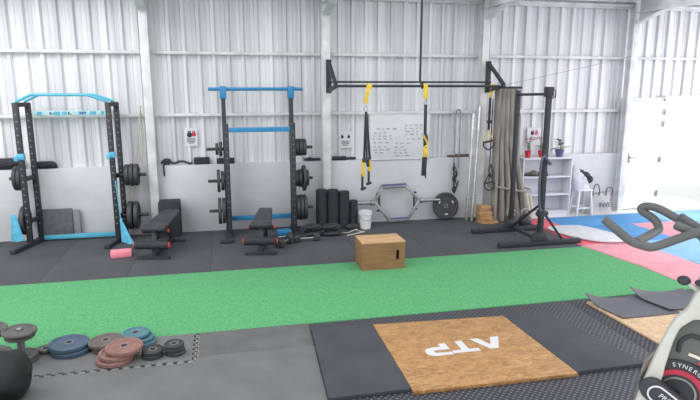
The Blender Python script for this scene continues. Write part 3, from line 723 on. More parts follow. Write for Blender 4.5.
for x, s in ((2.57, 1), (3.19, -1)):
    m = MB(); m.cyl(hp(x, .24), hp(x, .52), .018); m.bar(hp(x-s*.045, .24), hp(x+s*.01, .24), .03, .03); m.bar(hp(x-s*.045, .52), hp(x+s*.01, .52), .03, .03); m.build('grip', M_black, HB)
o = plate((3.79, 9.20, .255), (.0, -1, .18), .235, .05, M_plate, 'large black bumper plate leaning on the wall at the hex bar end', 'plate at the wall')
m = MB()
for a in (.5, 2.6, 4.7):
    m.obox((3.79+.14*math.cos(a), 9.172+.025*math.sin(a), .255+.14*math.sin(a)), (.05, .006, .022), Matrix.Rotation(-a+PI/2, 3, 'Y'))
m.build('white_marks', M_wplast, o)

# ------------------------------------------------------------ whiteboard and posters
wb = thing('whiteboard', (2.96, 9.33, 1.09), 'large whiteboard with handwritten workout lines hung behind the suspension straps', 'whiteboard')
wx0, wx1, wz0, wz1, wy = 2.42, 3.49, 1.085, 1.85, 9.275
m = MB(); m.box(wx0, wx1, wy, wy+.015, wz0, wz1, .004); m.build('panel', M_white, wb)
m = MB()
for a in ((wx0, wx0+.012, wz0, wz1), (wx1-.012, wx1, wz0, wz1), (wx0, wx1, wz0, wz0+.012), (wx0, wx1, wz1-.012, wz1)): m.box(a[0], a[1], wy-.006, wy, a[2], a[3], .002)
m.build('frame', M_frame, wb)
def scrib(m, x, z, L, y, h=.014, r=.0028):
    n = max(3, int(L/.013)); pts = []; cur = x
    while cur < x+L:
        wl_ = random.uniform(.04, .09); pts = []
        k2 = max(3, int(wl_/.011))
        for i in range(k2): pts.append((cur+i*.011, y, z+(h if i % 2 else -h)*random.uniform(.3, 1)))
        m.tube(pts, r, 4); cur += wl_+.03
m = MB()
for z, x, L in ((1.53, 2.55, .32), (1.46, 2.5, .25), (1.41, 2.5, .28), (1.36, 2.48, .34), (1.30, 2.5, .3), (1.23, 2.5, .2), (1.18, 2.5, .22), (1.13, 2.52, .18)): scrib(m, x, z+.08, L, wy-.003)
for z, x, L in ((1.64, 3.05, .33), (1.59, 3.05, .26), (1.54, 3.05, .24), (1.49, 3.06, .26), (1.41, 3.08, .32)): scrib(m, x, z+.02, L, wy-.003)
for z, x, L in ((1.36, 2.88, .24), (1.30, 2.86, .2), (1.25, 2.86, .22), (1.20, 2.86, .26), (1.15, 2.88, .18)): scrib(m, x, z, L, wy-.003)
m.build('handwriting', M_ink, wb)
def poster(x0, x1, z0, z1, lab, kind):
    y = 9.378
    o = thing('poster', ((x0+x1)/2, y, z0), lab, 'poster', 'small white notices on the metal wall')
    m = MB(); m.box(x0, x1, y, y+.004, z0, z1); m.build('sheet', M_white, o)
    cx = (x0+x1)/2; w = x1-x0; h = z1-z0
    def kb(m, x, z, s):
        m.lathe([(.001, 0), (s*.8, 0), (s, .002), (s*.001, .003)], (x, y-.002, z), (0, -1, 0), 16); m.tube([(x-s*.5, y-.003, z+s*.7), (x-s*.35, y-.003, z+s*1.5), (x+s*.35, y-.003, z+s*1.5), (x+s*.5, y-.003, z+s*.7)], s*.2, 5)
    if kind == 'red':
        m = MB(); kb(m, cx-.02, z0+h*.62, .04); m.build('emblem', M_dark, o)
        m = MB(); kb(m, cx+.045, z0+h*.66, .035); m.build('emblem', M_bred, o)
    elif kind == 'two':
        for s in (-1, 1):
            m = MB(); kb(m, cx+s*.055, z0+h*.66, .024); m.build('emblem', M_dark, o)
    else:
        m = MB(); kb(m, cx-.035, z0+h*.68, .032); m.build('emblem', M_dark, o)
        m = MB(); kb(m, cx+.045, z0+h*.68, .035); m.build('emblem', mat('emblem_pink', '#c25a86', .6), o)
    m = MB()
    for i, (f, L) in enumerate(((.42, .7), (.34, .6), (.26, .66), (.18, .4))):
        if kind == 'pink' and i > 1: break
        m.box(cx-w*L/2, cx+w*L/2, y-.003, y-.001, z0+h*f-.008, z0+h*f+.005)
    m.build('print', M_ink, o)
poster(-.56, -.36, 1.38, 1.66, 'white notice with black and red kettlebells, left of the middle rack', 'red')
poster(1.93, 2.14, 1.29, 1.57, 'white notice with two small dark emblems, left of the whiteboard', 'two')
poster(5.38, 5.66, 1.26, 1.58, 'white notice with dark and pink emblems above the white shelf', 'pink')

# things on the wall ledge (z 1.09)
LZ = 1.0905
m = MB(); m.box(-.43, -.19, 9.30, 9.38, LZ, LZ+.11, .012); solo(m, 'yoga_block', M_roll, 'black foam block on the wall ledge below the kettlebell notice', 'yoga block', 'black foam blocks on the ledge')
m = MB(); m.box(-.08, .2, 9.30, 9.38, LZ, LZ+.09, .012); solo(m, 'yoga_block', M_roll, 'black foam block on the wall ledge behind the middle rack left post', 'yoga block', 'black foam blocks on the ledge')
m = MB(); m.tube(spl([(-.93, 9.32, LZ+.03), (-.85, 9.34, LZ+.09), (-.75, 9.33, LZ+.03), (-.62, 9.34, LZ+.055), (-.5, 9.33, LZ+.02), (-.46, 9.35, LZ+.018)], 6), .018, 7); m.ball((-.84, 9.33, LZ+.06), .06, (1.2, .7, .9), 2, .1); m.tube(spl([(-.88, 9.3, LZ+.03), (-.89, 9.27, LZ-.02), (-.885, 9.27, LZ-.16)], 5), .012, 6)
solo(m, 'strap_bundle', M_web, 'black straps bundled on the ledge right of the left column', 'strap')
m = MB(); m.cyl((1.80, 9.33, LZ+.036), (2.03, 9.33, LZ+.036), .035); m.cyl((2.03, 9.33, LZ+.03), (2.2, 9.33, LZ+.03), .022); solo(m, 'foam_pad', M_roll, 'black barbell pad lying on the ledge left of the whiteboard', 'barbell pad')
m = MB(); m.cyl((1.33, 9.34, LZ+.03), (1.6, 9.34, LZ+.03), .022); m.ball((1.42, 9.34, LZ+.04), .03, (1.5, 1, 1), 2); solo(m, 'strap_bundle', M_web, 'black strap on the ledge right of the middle rack', 'strap')
m = MB(); m.cyl((3.85, 9.34, LZ+.02), (3.99, 9.34, LZ+.02), .02); m.cyl((3.99, 9.34, LZ+.025), (4.25, 9.34, LZ+.025), .024); solo(m, 'grip_bar', mat('grip_red', '#5c4a4c', .7), 'short dark reddish grip bar on the ledge by the third column', 'grip bar')
def bagshape(x0, x1, h, lab, taper):
    def f(u, v):
        q = 2*PI*v; x = x0+(x1-x0)*u; e = (1-abs(2*u-1)**6)**.5
        hh = h*(1-taper*u)*e
        return (x, 9.335+.05*math.cos(q)*e, LZ+.003+hh*(.5+.5*math.sin(q)))
    m = MB(); m.sheet(f, 24, 14); m.tube(spl([(x0+.1, 9.28, LZ+h*.8), ((x0+x1)/2, 9.275, LZ+h*.35), (x1-.08, 9.28, LZ+h*.6)], 6), .008, 5); solo(m, 'sling_bag', M_roll, lab, 'bag', 'black bags on the ledge behind the left rack')
bagshape(-3.5, -2.86, .17, 'long black bag on the ledge at the left picture edge', -.0)
bagshape(-2.80, -2.42, .11, 'small black pouch on the ledge behind the left rack', 0)

# ------------------------------------------------------------ wall-mounted pull-up rig
RG = thing('pull_up_rig', (3.04, 9.08, 2.2), 'dark wall mounted pull up rig with two long bars between columns', 'pull up rig')
for x in (1.70, 4.42):
    m = MB(); m.box(x-.04, x+.04, 9.04, 9.10, 2.2, 2.72, .006); m.build('wall_plate', M_black, RG)
    m = MB(); m.bar((x, 9.06, 2.68), (x, 8.5, 2.33), .05, .05); m.build('brace', M_black, RG)
    m = MB(); m.bar((x, 9.06, 2.24), (x, 8.48, 2.31), .05, .05); m.build('arm', M_black, RG)
m = MB(); m.cyl((1.68, 8.52, 2.31), (4.46, 8.52, 2.31), .02); m.build('front_bar', M_black, RG)
m = MB(); m.cyl((1.68, 9.03, 2.375), (4.46, 9.03, 2.375), .015); m.build('rear_bar', M_black, RG)
# roof strap
m = MB(); m.cyl((3.06, 8.62, 2.36), (3.06, 8.62, 3.80), .017); m.tube([(3.06+.06*math.cos(a*.5), 8.62+.02*math.sin(a), 2.36) for a in range(3)], .014, 6)
m.tube([(3.06, 8.62+.0, 2.40), (3.06, 8.52, 2.345), (3.06, 8.485, 2.31), (3.06, 8.52, 2.275), (3.06, 8.555, 2.31), (3.06, 8.60, 2.38)], .012, 6)
solo(m, 'roof_strap', M_black, 'long black strap hanging from the roof to the pull up bar', 'strap')

# suspension trainers
def handle(m, x, y, z, w=.12, h=.12):
    m.tube([(x-.01, y, z+h), (x-w/2, y, z), (x+w/2, y, z), (x+.01, y, z+h)], .008, 6)
def trainer1():
    x, y = 2.165, 8.47
    o = thing('suspension_trainer', (x, y, .75), 'black and yellow suspension straps hanging left of the whiteboard, handles low', 'suspension trainer', 'yellow suspension straps')
    m = MB(); m.lathe([(.026, -.03), (.036, -.03), (.036, .03), (.026, .03), (.026, -.03)], (x+.05, 8.52, 2.31), (1, 0, 0), 20)
    m.bar((x+.03, y, 2.29), (x-.015, y+.01, 2.05), .055, .02, (0, 1, 0)); m.obox((x+.04, y, 2.3), (.09, .02, .045), None, .006); m.build('anchor_strap', M_yellow, o)
    m = MB(); m.tube([(x-.01+.022*math.cos(a*PI/8), y, 1.97+.045*math.sin(a*PI/8)) for a in range(16)], .007, 6, True); m.build('carabiner', M_steel, o)
    m = MB(); m.bar((x-.01, y, 1.93), (x-.035, y, 1.2), .034, .008, (0, 1, 0), .001); m.bar((x-.005, y, 1.93), (x+.06, y, 1.2), .034, .008, (0, 1, 0), .001); m.bar((x-.008, y-.01, 1.93), (x, y-.012, 1.15), .022, .005, (0, 1, 0), .001); m.build('strap', M_web, o)
    m = MB(); m.obox((x-.01, y-.015, 1.20), (.11, .05, .07), None, .015); m.ball((x+.02, y-.02, 1.14), .035, (.7, .7, 1.5), 2); m.build('buckle', M_blackp, o)
    for s, b in ((-1, .74), (1, .82)):
        m = MB(); m.bar((x+s*.05, y, 1.2), (x+s*.05+.005, y, b+.2), .05, .014, (0, 1, 0)); st = m.build('handle_strap', M_yellow, o)
        m = MB(); m.bar((x+s*.05-.01, y, b+.24), (x+s*.05-.01, y, b+.02), .036, .012, (0, 1, 0), .002); m.cyl((x+s*.045-.04, y-.05, b+.01), (x+s*.045+.04, y+.05, b+.01), .022); m.build('grip', M_web, st)
def trainer2():
    x, y = 3.10, 8.47
    o = thing('suspension_trainer', (x, y, .9), 'black and yellow suspension straps bundled up in front of the whiteboard right edge', 'suspension trainer', 'yellow suspension straps')
    m = MB(); m.lathe([(.026, -.03), (.036, -.03), (.036, .03), (.026, .03), (.026, -.03)], (x, 8.52, 2.31), (1, 0, 0), 20)
    m.bar((x, y, 2.32), (x+.005, y, 2.12), .065, .02, (0, 1, 0)); m.build('anchor_strap', M_yellow, o)
    m = MB(); m.tube([(x+.006+.022*math.cos(a*PI/8), y, 2.06+.045*math.sin(a*PI/8)) for a in range(16)], .007, 6, True); m.build('carabiner', M_steel, o)
    m = MB(); m.bar((x+.006, y, 2.03), (x+.012, y, 1.15), .048, .02, (0, 1, 0), .004); m.build('strap', M_web, o)
    m = MB(); m.ball((x+.015, y-.01, 1.50), .05, (.85, .6, 1.8), 2, .1); m.build('buckle', M_blackp, o)
    m = MB(); m.tube([(x-.03, y-.03, 1.56), (x+.045, y-.03, 1.42), (x-.02, y-.03, 1.36), (x+.02, y-.03, 1.26)], .016, 7); m.bar((x+.015, y-.015, 1.36), (x+.015, y-.015, 1.22), .07, .03, (0, 1, 0)); m.build('handle_strap', M_yellow, o)
    m = MB(); m.bar((x+.012, y, 1.22), (x+.0, y, .92), .08, .035, (0, 1, 0), .012); m.bar((x+.03, y-.01, 1.12), (x+.03, y-.01, .88), .02, .03, (0, 1, 0), .008); m.build('grip', M_web, o)
def trainer3():
    x, y = 4.43, 8.96
    o = thing('suspension_trainer', (x, y, .7), 'suspension straps with open loop handles hanging from the rig right end', 'suspension trainer', 'yellow suspension straps')
    m = MB(); m.bar((x-.02, y-.12, 2.34), (x, y-.02, 2.22), .03, .055, (1, 0, 0)); m.bar((x, y-.02, 2.28), (x-.005, y, 2.12), .05, .02, (0, 1, 0)); m.build('anchor_strap', M_yellow, o)
    m = MB(); m.bar((x-.005, y, 2.12), (x-.01, y, 1.58), .04, .02, (0, 1, 0), .004); m.obox((x, y, 1.72), (.09, .03, .05), None, .01); m.bar((x+.02, y-.05, 2.1), (x+.015, y-.05, .72), .012, .022, (0, 1, 0), .003); m.build('strap', M_web, o)
    for dx, z, nm in ((-.03, 1.28, 1), (.02, .58, 2)):
        m = MB(); m.tube([(x+dx-.085, y-.06, z+.1), (x+dx, y-.06, z+.30), (x+dx+.085, y-.06, z+.1)], .012, 6); st = m.build('handle_strap', M_yellow if nm == 1 else M_web, o)
        m = MB(); m.tube(spl([(x+dx-.09, y-.06, z+.12), (x+dx-.08, y-.06, z+.03), (x+dx, y-.07, z-.02), (x+dx+.08, y-.06, z+.03), (x+dx+.09, y-.06, z+.12)], 6), .013, 8); m.cyl((x+dx-.085, y-.06, z+.1), (x+dx+.085, y-.06, z+.13), .018); m.build('foot_loop', M_web, st)
    m = MB(); m.tube(spl([(x+.03, y-.06, 1.0), (x+.07, y-.07, .86), (x+.05, y-.07, .78), (x, y-.07, .9), (x+.02, y-.06, 1.02)], 6), .015, 7); m.build('buckle', M_blackp, o)
trainer1(); trainer2(); trainer3()

# barbells leaning by the third column, hook rail, hanging carabiners
for (a, b, lab) in (((4.10, 9.0, .02), (4.19, 9.08, 1.86), 'chrome barbell leaning upright by the third column, the left one'), ((4.18, 8.96, .02), (4.30, 9.07, 1.98), 'chrome barbell leaning upright by the third column, the right one')):
    o = thing('barbell', a, lab, 'barbell', 'chrome barbells leaning by the third column')
    A = V(a); B = V(b); D = (B-A)
    m = MB(); m.cyl(A+D*.02, B, .015); m.build('shaft', M_chrome, o)
    m = MB(); m.cyl(A, A+D*.2, .026); m.cyl(A+D*.2, A+D*.215, .038); m.build('sleeve', M_chrome, o)
    m = MB(); m.cyl(B-D*.2, B, .026); m.cyl(B-D*.215, B-D*.2, .038); m.build('sleeve', M_chrome, o)
m = MB(); m.tube(spl([(3.94, 9.26, .75), (3.94, 9.25, 1.4), (3.945, 9.25, 1.85), (3.975, 9.22, 1.91), (4.02, 9.24, 1.85), (4.03, 9.26, 1.3), (4.03, 9.26, .9)], 6), .010, 6)
solo(m, 'hook_rail', M_steel, 'thin grey looped bar hung on the wall left of the chrome barbells', 'hook rail')
m = MB()
for i in range(5):
    z = .88-.09*i; x = 3.94+.02*(i % 2); m.tube(spl([(x, 9.235, z+.06), (x-.03, 9.22, z+.02), (x+.01, 9.23, z-.04), (x+.035, 9.22, z)], 5, True), .009, 6, True)
m.tube([(3.94, 9.24, 1.0), (3.95, 9.24, .5)], .012, 6); m.tube([(4.0, 9.24, .85), (3.93, 9.22, .62)], .014, 6); m.tube([(4.03, 9.24, .68), (3.95, 9.22, .46)], .012, 6)
solo(m, 'cable_handle', M_web, 'tangled black handles and clips hanging on the wall above the bumper plate', 'cable handle')
# wooden blocks
m = MB(); m.cyl((4.42, 8.85, .0145), (4.42, 8.85, .036), .19, n=36); solo(m, 'wooden_disc', M_wood, 'round wooden board on the floor under the wooden blocks', 'wooden board')
for (x0, x1, y0, y1, z0, z1, lab) in ((4.28, 4.50, 8.78, 9.0, .037, .115, 'wooden block at the bottom of the small pile by the curtain'), (4.26, 4.49, 8.8, 8.99, .116, .2, 'wooden block in the middle of the small pile by the curtain'), (4.28, 4.47, 8.83, 9.0, .201, .30, 'wooden block on top of the small pile by the curtain')):
    m = MB(); m.box(x0, x1, y0, y1, z0, z1, .008); solo(m, 'wooden_block', M_wood, lab, 'wooden block', 'wooden blocks by the curtain')

# curtain
def cur(u, v):
    z = 2.27*(1-v)+.016*v
    xa, xb = 4.53+.0*v, 4.80+.16*v+(.20*max(0, v-.4)/.6)
    ya, yb = 8.97, 8.80-.15*max(0, v-.5)
    q = u*2*PI*5
    amp = .06+.02*math.sin(3*v+2*u)
    sag = .03*math.sin(v*9+u*5)*max(0, v-.6)
    return (xa+(xb-xa)*u+.35*amp*math.cos(q)+sag, ya+(yb-ya)*u+amp*math.sin(q+1.2*v)+sag, z)
o = thing('tarpaulin_curtain', (4.7, 8.9, .016), 'beige grey gathered curtain hanging in folds beside the third column', 'curtain')
m = MB(); m.sheet(cur, 130, 30, .006); m.build('fabric', M_curtain, o)
m = MB(); m.tube(spl([(4.50, 9.04, .62), (4.7, 8.78, .60), (4.98, 8.64, .56), (5.12, 8.74, .58), (4.85, 9.0, .62)], 8, True), .02, 8, True); m.build('tie_band', M_curtain, o)
m = MB(); m.cyl((4.40, 9.0, 2.285), (4.9, 8.78, 2.285), .02); m.build('rail', M_black, o)
m = MB(); m.tube(spl([(4.98, 8.60, .55), (5.02, 8.56, .3), (5.05, 8.52, .12), (5.08, 8.56, .3), (5.06, 8.62, .5)], 7), .03, 8); solo(m, 'strap_bundle', M_beige, 'loose beige cloth tail hanging at the curtain foot', 'strap')

# thin wire
m = MB(); m.tube([(4.5, 8.6, 2.33), (5.6, 8.9, 2.52), (7.2, 9.15, 2.83)], .0035, 5); solo(m, 'thin_wire', M_ink, 'thin wire running from the rig to the right column', 'wire')

# ------------------------------------------------------------ black stand
BS = thing('dip_stand', (4.5, 7.75, .014), 'black two post pull up stand with long feet beside the coloured mats', 'squat stand')
for y, xa, xb, zp in ((7.30, 3.84, 5.16, 2.27), (8.16, 3.82, 5.04, 2.25)):
    m = MB(); m.box(xa, xb, y-.04, y+.04, .021, .09, .006); m.build('foot', M_black, BS)
    m = MB(); post(m, 4.49, y, .09, zp, .062 if y > 8 else .068); u = m.build('upright', M_black, BS)
    m = MB(); m.prism([(4.36, .095), (4.62, .095), (4.54, .22), (4.44, .22)], (0, y, 0), (1, 0, 0), (0, 0, 1), .1, .006); m.build('gusset', M_black, BS)
m = MB(); m.cyl((4.49, 7.28, 2.20), (4.49, 8.22, 2.18), .02); m.build('pull_up_bar', M_black, BS)
m = MB(); m.box(4.44, 4.54, 7.25, 7.36, 2.16, 2.30, .01); m.tube([(4.53, 7.28, 2.27), (4.58, 7.28, 2.25), (4.58, 7.28, 2.16), (4.53, 7.28, 2.14)], .009, 6); m.build('top_bracket', M_black, BS)
m = MB(); m.bar((4.49, 7.34, .10), (4.49, 8.12, .10), .06, .05); m.build('floor_beam', M_black, BS)
m = MB(); m.bar((4.49, 7.34, .62), (4.49, 8.12, .11), .03, .03); m.build('diagonal_brace', M_black, BS)
m = MB(); m.bar((4.53, 7.32, .52), (4.85, 7.30, .10), .03, .03); m.build('diagonal_brace', M_black, BS)
m = MB(); m.cyl((4.49, 7.3, .45), (4.49, 7.3, .55), .06); m.cyl((4.40, 7.28, .50), (4.58, 7.28, .50), .03); m.build('collar', M_black, BS)
m = MB(); m.tube(spl([(4.46, 7.24, 1.35), (4.38, 7.2, 1.27), (4.37, 7.2, .9), (4.41, 7.22, .6), (4.46, 7.24, .55)], 6), .017, 8); m.cyl((4.44, 7.22, 1.33), (4.54, 7.22, 1.22), .024); m.build('safety_arm', M_lap, BS)
m = MB(); m.box(4.53, 4.545, 8.11, 8.118, 1.86, 1.98, .001); m.build('sticker', M_wplast, BS)
# chains/weights at curtain foot
for i, (x, y, z, lab) in enumerate(((4.62, 8.42, .13, 'round black kettlebell at the foot of the rear stand post'), (4.87, 8.39, .12, 'round black kettlebell in front of the curtain foot'))):
    o = thing('kettlebell', (x, y, .0145), lab, 'kettlebell', 'kettlebells by the curtain')
    m = MB(); m.lathe([(.06, 0), (.09, .02), (.11, .09), (.1, .15), (.06, .2), (.01, .215)], (x, y, .0145), (0, 0, 1), 28, True); m.build('body', M_blackp, o)
    m = MB(); m.tube(spl([(x-.06, y, .19), (x-.075, y, .26), (x-.04, y, .31), (x+.04, y, .31), (x+.075, y, .26), (x+.06, y, .19)], 6), .016, 8); m.build('handle', M_steel, o)

# ------------------------------------------------------------ white shelf and its things
SH = thing('shelf_unit', (5.6, 9.1, 0), 'white open shelf unit with three compartments under the plants', 'shelf')
sx0, sx1, sy0, sy1 = 5.12, 6.08, 8.98, 9.27
for x in (sx0, sx1-.022):
    m = MB(); m.box(x, x+.022, sy0, sy1, 0.0005, 1.05, .002); m.build('side_panel', M_white, SH)
m = MB(); m.box(sx0-.01, sx1+.01, sy0-.01, sy1, 1.05, 1.075, .003); m.build('top_panel', M_white, SH)
for z in (.74, .42, .10):
    m = MB(); m.box(sx0+.022, sx1-.022, sy0, sy1-.012, z-.022, z, .002); m.build('shelf', M_white, SH)
m = MB(); m.box(sx0+.022, sx1-.022, sy0+.015, sy0+.03, .0005, .078, .002); m.build('plinth', M_white, SH)
m = MB(); m.box(sx0+.022, sx1-.022, sy1-.012, sy1-.004, .08, 1.05); m.build('back_panel', M_white, SH)
def leaf(m, base, d, L, w, droop=.3):
    base = V(base); d = V(d).normalized(); s = d.cross(V((0, 0, 1))); s = s.normalized() if s.length > .01 else V((1, 0, 0))
    vs = []; n = 6
    for i in range(n+1):
        t = i/n; c = base+d*L*t+V((0, 0, -droop*L*t*t)); ww = w*math.sin(PI*min(1, t*.92+.06))
        vs += [c-s*ww, c+V((0, 0, -.15*w)), c+s*ww]
    fs = []
    for i in range(n):
        a = i*3; fs += [(a, a+1, a+4, a+3), (a+1, a+2, a+5, a+4)]
    m.add(vs, fs)
def pot(x, y, z, r, h, m_, o):
    m = MB(); m.lathe([(.002, 0), (r*.72, 0), (r, h*.8), (r*1.08, h*.8), (r*1.08, h), (r*.92, h), (r*.9, h*.85), (.002, h*.85)], (x, y, z), (0, 0, 1), 24); return m.build('pot', m_, o)
def flower_plant(x, y, seed, lab, tall):
    random.seed(seed); z = 1.0755
    o = thing('potted_plant', (x, y, z), lab, 'potted plant', 'potted plants on the white shelf')
    pot(x, y, z, .055, .12, M_pot, o)
    m = MB(); tips = []
    for i in range(4):
        a = i*1.7; tip = (x+.06*math.cos(a), y+.04*math.sin(a), z+.12+tall*random.uniform(.6, 1)); tips.append(tip)
        m.tube(spl([(x, y, z+.1), (x+.02*math.cos(a), y, z+.12+tall*.4), tip], 5), .004, 5)
    st = m.build('stem', M_leaf, o)
    m = MB()
    for i in range(26):
        t = random.random(); tp = random.choice(tips); c = (x+(tp[0]-x)*t, y+(tp[1]-y)*t, z+.12+(tp[2]-z-.12)*t); a = random.uniform(0, 6.28)
        leaf(m, c, (math.cos(a), math.sin(a)*.7, .35), random.uniform(.04, .075), .017)
    m.build('foliage', M_leafd, st)
    m = MB()
    for tp in tips:
        for j in range(4): m.ball((tp[0]+random.uniform(-.025, .025), tp[1]+random.uniform(-.02, .02), tp[2]+random.uniform(-.06, .02)), .012, (1, 1, .8), 1, .15)
    m.build('flowers', M_flower, st)
flower_plant(5.26, 9.1, 3, 'thin plant in a red pot on the shelf, next to the curtain', .30)
flower_plant(5.52, 9.1, 5, 'pink flowering plant in a red pot on the shelf, left of the stand post', .27)
random.seed(11)
x, y, z = 5.88, 9.1, 1.0755
o = thing('potted_plant', (x, y, z), 'broad leaved plant in a purple pot on the shelf right end', 'potted plant', 'potted plants on the white shelf')
pot(x, y, z, .075, .13, M_potp, o)
m = MB(); m.tube(spl([(x, y, z+.1), (x+.01, y, z+.2), (x-.03, y, z+.3)], 5), .006, 6); m.tube(spl([(x, y, z+.1), (x+.05, y, z+.2)], 4), .005, 6); m.build('stem', M_leaf, o)
m = MB()
for a, el, L, w, zz in ((3.2, .1, .2, .045, .16), (2.7, .9, .16, .05, .22), (1.9, 1.2, .15, .045, .25), (.9, .9, .14, .04, .2), (3.6, .6, .15, .045, .2), (4.6, .5, .12, .04, .2), (5.4, .7, .12, .04, .2), (2.2, .5, .14, .04, .28), (4.0, .8, .13, .045, .27)):
    leaf(m, (x, y, z+zz), (math.cos(a), math.sin(a)*.5, el), L, w, .35)
m.build('foliage', M_leafd, o)
m = MB(); leaf(m, (x+.02, y-.01, z+.17), (1, -.2, .25), .20, .045, .2); leaf(m, (x+.02, y-.01, z+.14), (.9, -.3, .5), .13, .035, .3); m.build('yellow_leaf', M_leafy, o)
# shoes on the upper shelf
def shoe(x, y, z, rot, lab, m_):
    o = thing('shoe', (x, y, z), lab, 'shoe', 'dark shoes on the shelf')
    c, s = math.cos(rot), math.sin(rot)
    def f(u, v):
        q = 2*PI*v; L = .25*(u-.5); e = (1-abs(2*u-1)**4)**.5
        w = (.038+.008*math.sin(u*5))*e; h = (.095-.05*min(1, max(0, (u-.35)/.4)))*e
        a = w*math.cos(q); zz = z+.012+h*(.5+.5*math.sin(q))
        return (x+c*L-s*a, y+s*L+c*a, zz)
    m = MB(); m.sheet(f, 18, 14); m.build('upper', m_, o)
    m = MB()
    def g(r): return [(x+c*.128*math.cos(t)-s*.042*math.sin(t), y+s*.128*math.cos(t)+c*.042*math.sin(t)) for t in [i*PI/12 for i in range(24)]]
    m.prism(g(1), (0, 0, z+.009), (1, 0, 0), (0, 1, 0), .016); m.build('sole', M_blackp, o)
shoe(5.36, 9.12, .7405, 2.6, 'olive dark shoe on the upper shelf next to the curtain', mat('shoe_olive', '#6b685a', .8))
shoe(5.55, 9.11, .7405, 2.4, 'black shoe on the upper shelf left of the stand post', M_blackp)

# stool, bags
ST = thing('plastic_stool', (6.34, 9.03, 0), 'white plastic stool by the shelf carrying a stuffed bag', 'stool')
m = MB(); m.prism([(6.19, 8.9), (6.49, 8.9), (6.49, 9.16), (6.19, 9.16)], (0, 0, .475), (1, 0, 0), (0, 1, 0), .03, .01); m.build('seat', M_wplast, ST)
for sx, sy in ((-1, -1), (1, -1), (-1, 1), (1, 1)):
    m = MB(); m.bar((6.34+sx*.115, 9.03+sy*.1, .462), (6.34+sx*.155, 9.03+sy*.125, .0), .045, .03, (1, 0, 0)); m.build('leg', M_wplast, ST)
m = MB()
for y in (8.925, 9.135): m.bar((6.2, y, .15), (6.48, y, .15), .015, .03)
m.build('stretcher', M_wplast, ST)
def blob(c, sx, sy, h, wrinkle, seed):
    random.seed(seed); ph = [random.uniform(0, 6) for _ in range(4)]
    def f(u, v):
        q = 2*PI*u; t = v
        r = (math.sin(PI*min(1, .18+t*.85))**.5) if t < .99 else .02
        r = max(.02, r)*(1+wrinkle*math.sin(5*q+ph[0]+4*t)+wrinkle*.6*math.sin(9*q+ph[1]-7*t))
        return (c[0]+sx*r*math.cos(q)+.03*t, c[1]+sy*r*math.sin(q), c[2]+h*t)
    m = MB(); m.sheet(f, 48, 24)
    vs = [f(i/48, 0) for i in range(48)]; m.add(vs, [tuple(range(47, -1, -1))])
    return m
o = thing('stuffed_bag', (6.33, 9.04, .4905), 'white plastic bag of dark clothes sitting on the stool', 'bag')
def sb(u, v):
    q = 2*PI*u; ca, sa = math.cos(q), math.sin(q); e = 3.5; r = (abs(ca)**e+abs(sa)**e)**(-1/e)
    k = (1-.10*v-.35*v**4)*(1+.05*math.sin(3*q+6*v)+.035*math.sin(7*q-5*v))
    return (6.31+.165*k*r*ca-.05*v, 9.05+.10*k*r*sa, .491+(.33-.10*ca)*v)
m = MB(); m.sheet(sb, 56, 18, .004); m.add([sb(i/56, 0) for i in range(56)], [tuple(range(55, -1, -1))]); m.build('body', mat('bag_plastic', '#bfbfc9', .5, var=.06), o)
m = MB()
for (cx, cy, cz, r_, sc_) in ((6.25, 9.05, .80, .09, (1.3, .8, .5)), (6.38, 9.04, .735, .085, (1.2, .85, .75)), (6.47, 9.02, .66, .065, (1, .9, 1.1))): m.ball((cx, cy, cz), r_, sc_, 3, .12)
m.build('clothes', M_web, o)
TB = thing('tote_bag', (6.72, 9.02, 0.0), 'cream canvas tote bag with dark lettering on the floor by the door', 'bag')
def tote(u, v):
    q = 2*PI*u; t = v; e = 6
    ca, sa = math.cos(q), math.sin(q); r = (abs(ca)**e+abs(sa)**e)**(-1/e)
    w = .215-.03*t+.012*math.sin(9*t); d = .10-.055*t
    return (6.73+w*r*ca, 9.04+d*r*sa+.012*math.sin(3*q+4*t), .002+.40*t+.02*ca*t)
m = MB(); m.sheet(tote, 60, 14, .006); m.add([tote(i/60, .02) for i in range(60)], [tuple(range(60))]); m.build('body', M_tote, TB)
for x, zt in ((6.60, .56), (6.87, .50)):
    m = MB(); m.tube(spl([(x-.06, 8.975, .36), (x-.065, 8.97, .46), (x-.02, 8.98, zt), (x+.04, 8.98, zt-.01), (x+.07, 8.975, .44), (x+.06, 8.975, .36)], 7), .011, 7); m.build('handle', M_lap, TB)
text('INVE', .115, (6.76, 8.925, .19), (1, 0, 0), (0, .22, 1), 'lettering', M_dark, TB)

# ------------------------------------------------------------ spin bike (local s forward, t to the viewer's side)
A = math.radians(41); VV = V((math.sin(A), math.cos(A), 0)); SS = V((-VV.y, VV.x, 0))
def B(s, t, z): return VV*(2.75-t)+SS*s+V((0, 0, z))
BK = thing('spin_bike', tuple(B(-.3, 0, .55)), 'pale grey indoor spin bike with dark handlebar in the right foreground', 'exercise bike')
def bprism(poly, t, th, nm, m_, par=BK, bev=.006):
    m = MB(); m.prism(poly, B(0, t, 0), SS, (0, 0, 1), th, bev); return m.build(nm, m_, par)
hb = MB()
hb.tube(spl([B(0.171, .16, 1.75), B(0.107, .155, 1.698), B(0.064, .15, 1.666), B(0.017, .14, 1.65), B(-0.027, .13, 1.648), B(-0.126, .10, 1.695), B(-0.203, .07, 1.728)], 6), .0185, 14)
hb.tube(spl([B(0.042, .145, 1.662), B(-0.001, .0, 1.663), B(-0.028, -.09, 1.664), B(-0.039, -.13, 1.672), B(-0.018, -.15, 1.705), B(0.032, -.15, 1.737), B(0.039, -.15, 1.753), B(0.017, -.15, 1.764), B(-0.033, -.15, 1.756), B(-0.113, -.12, 1.722), B(-0.213, -.06, 1.69)], 6), .0185, 14)
h = hb.build('handlebar', M_bar, BK)
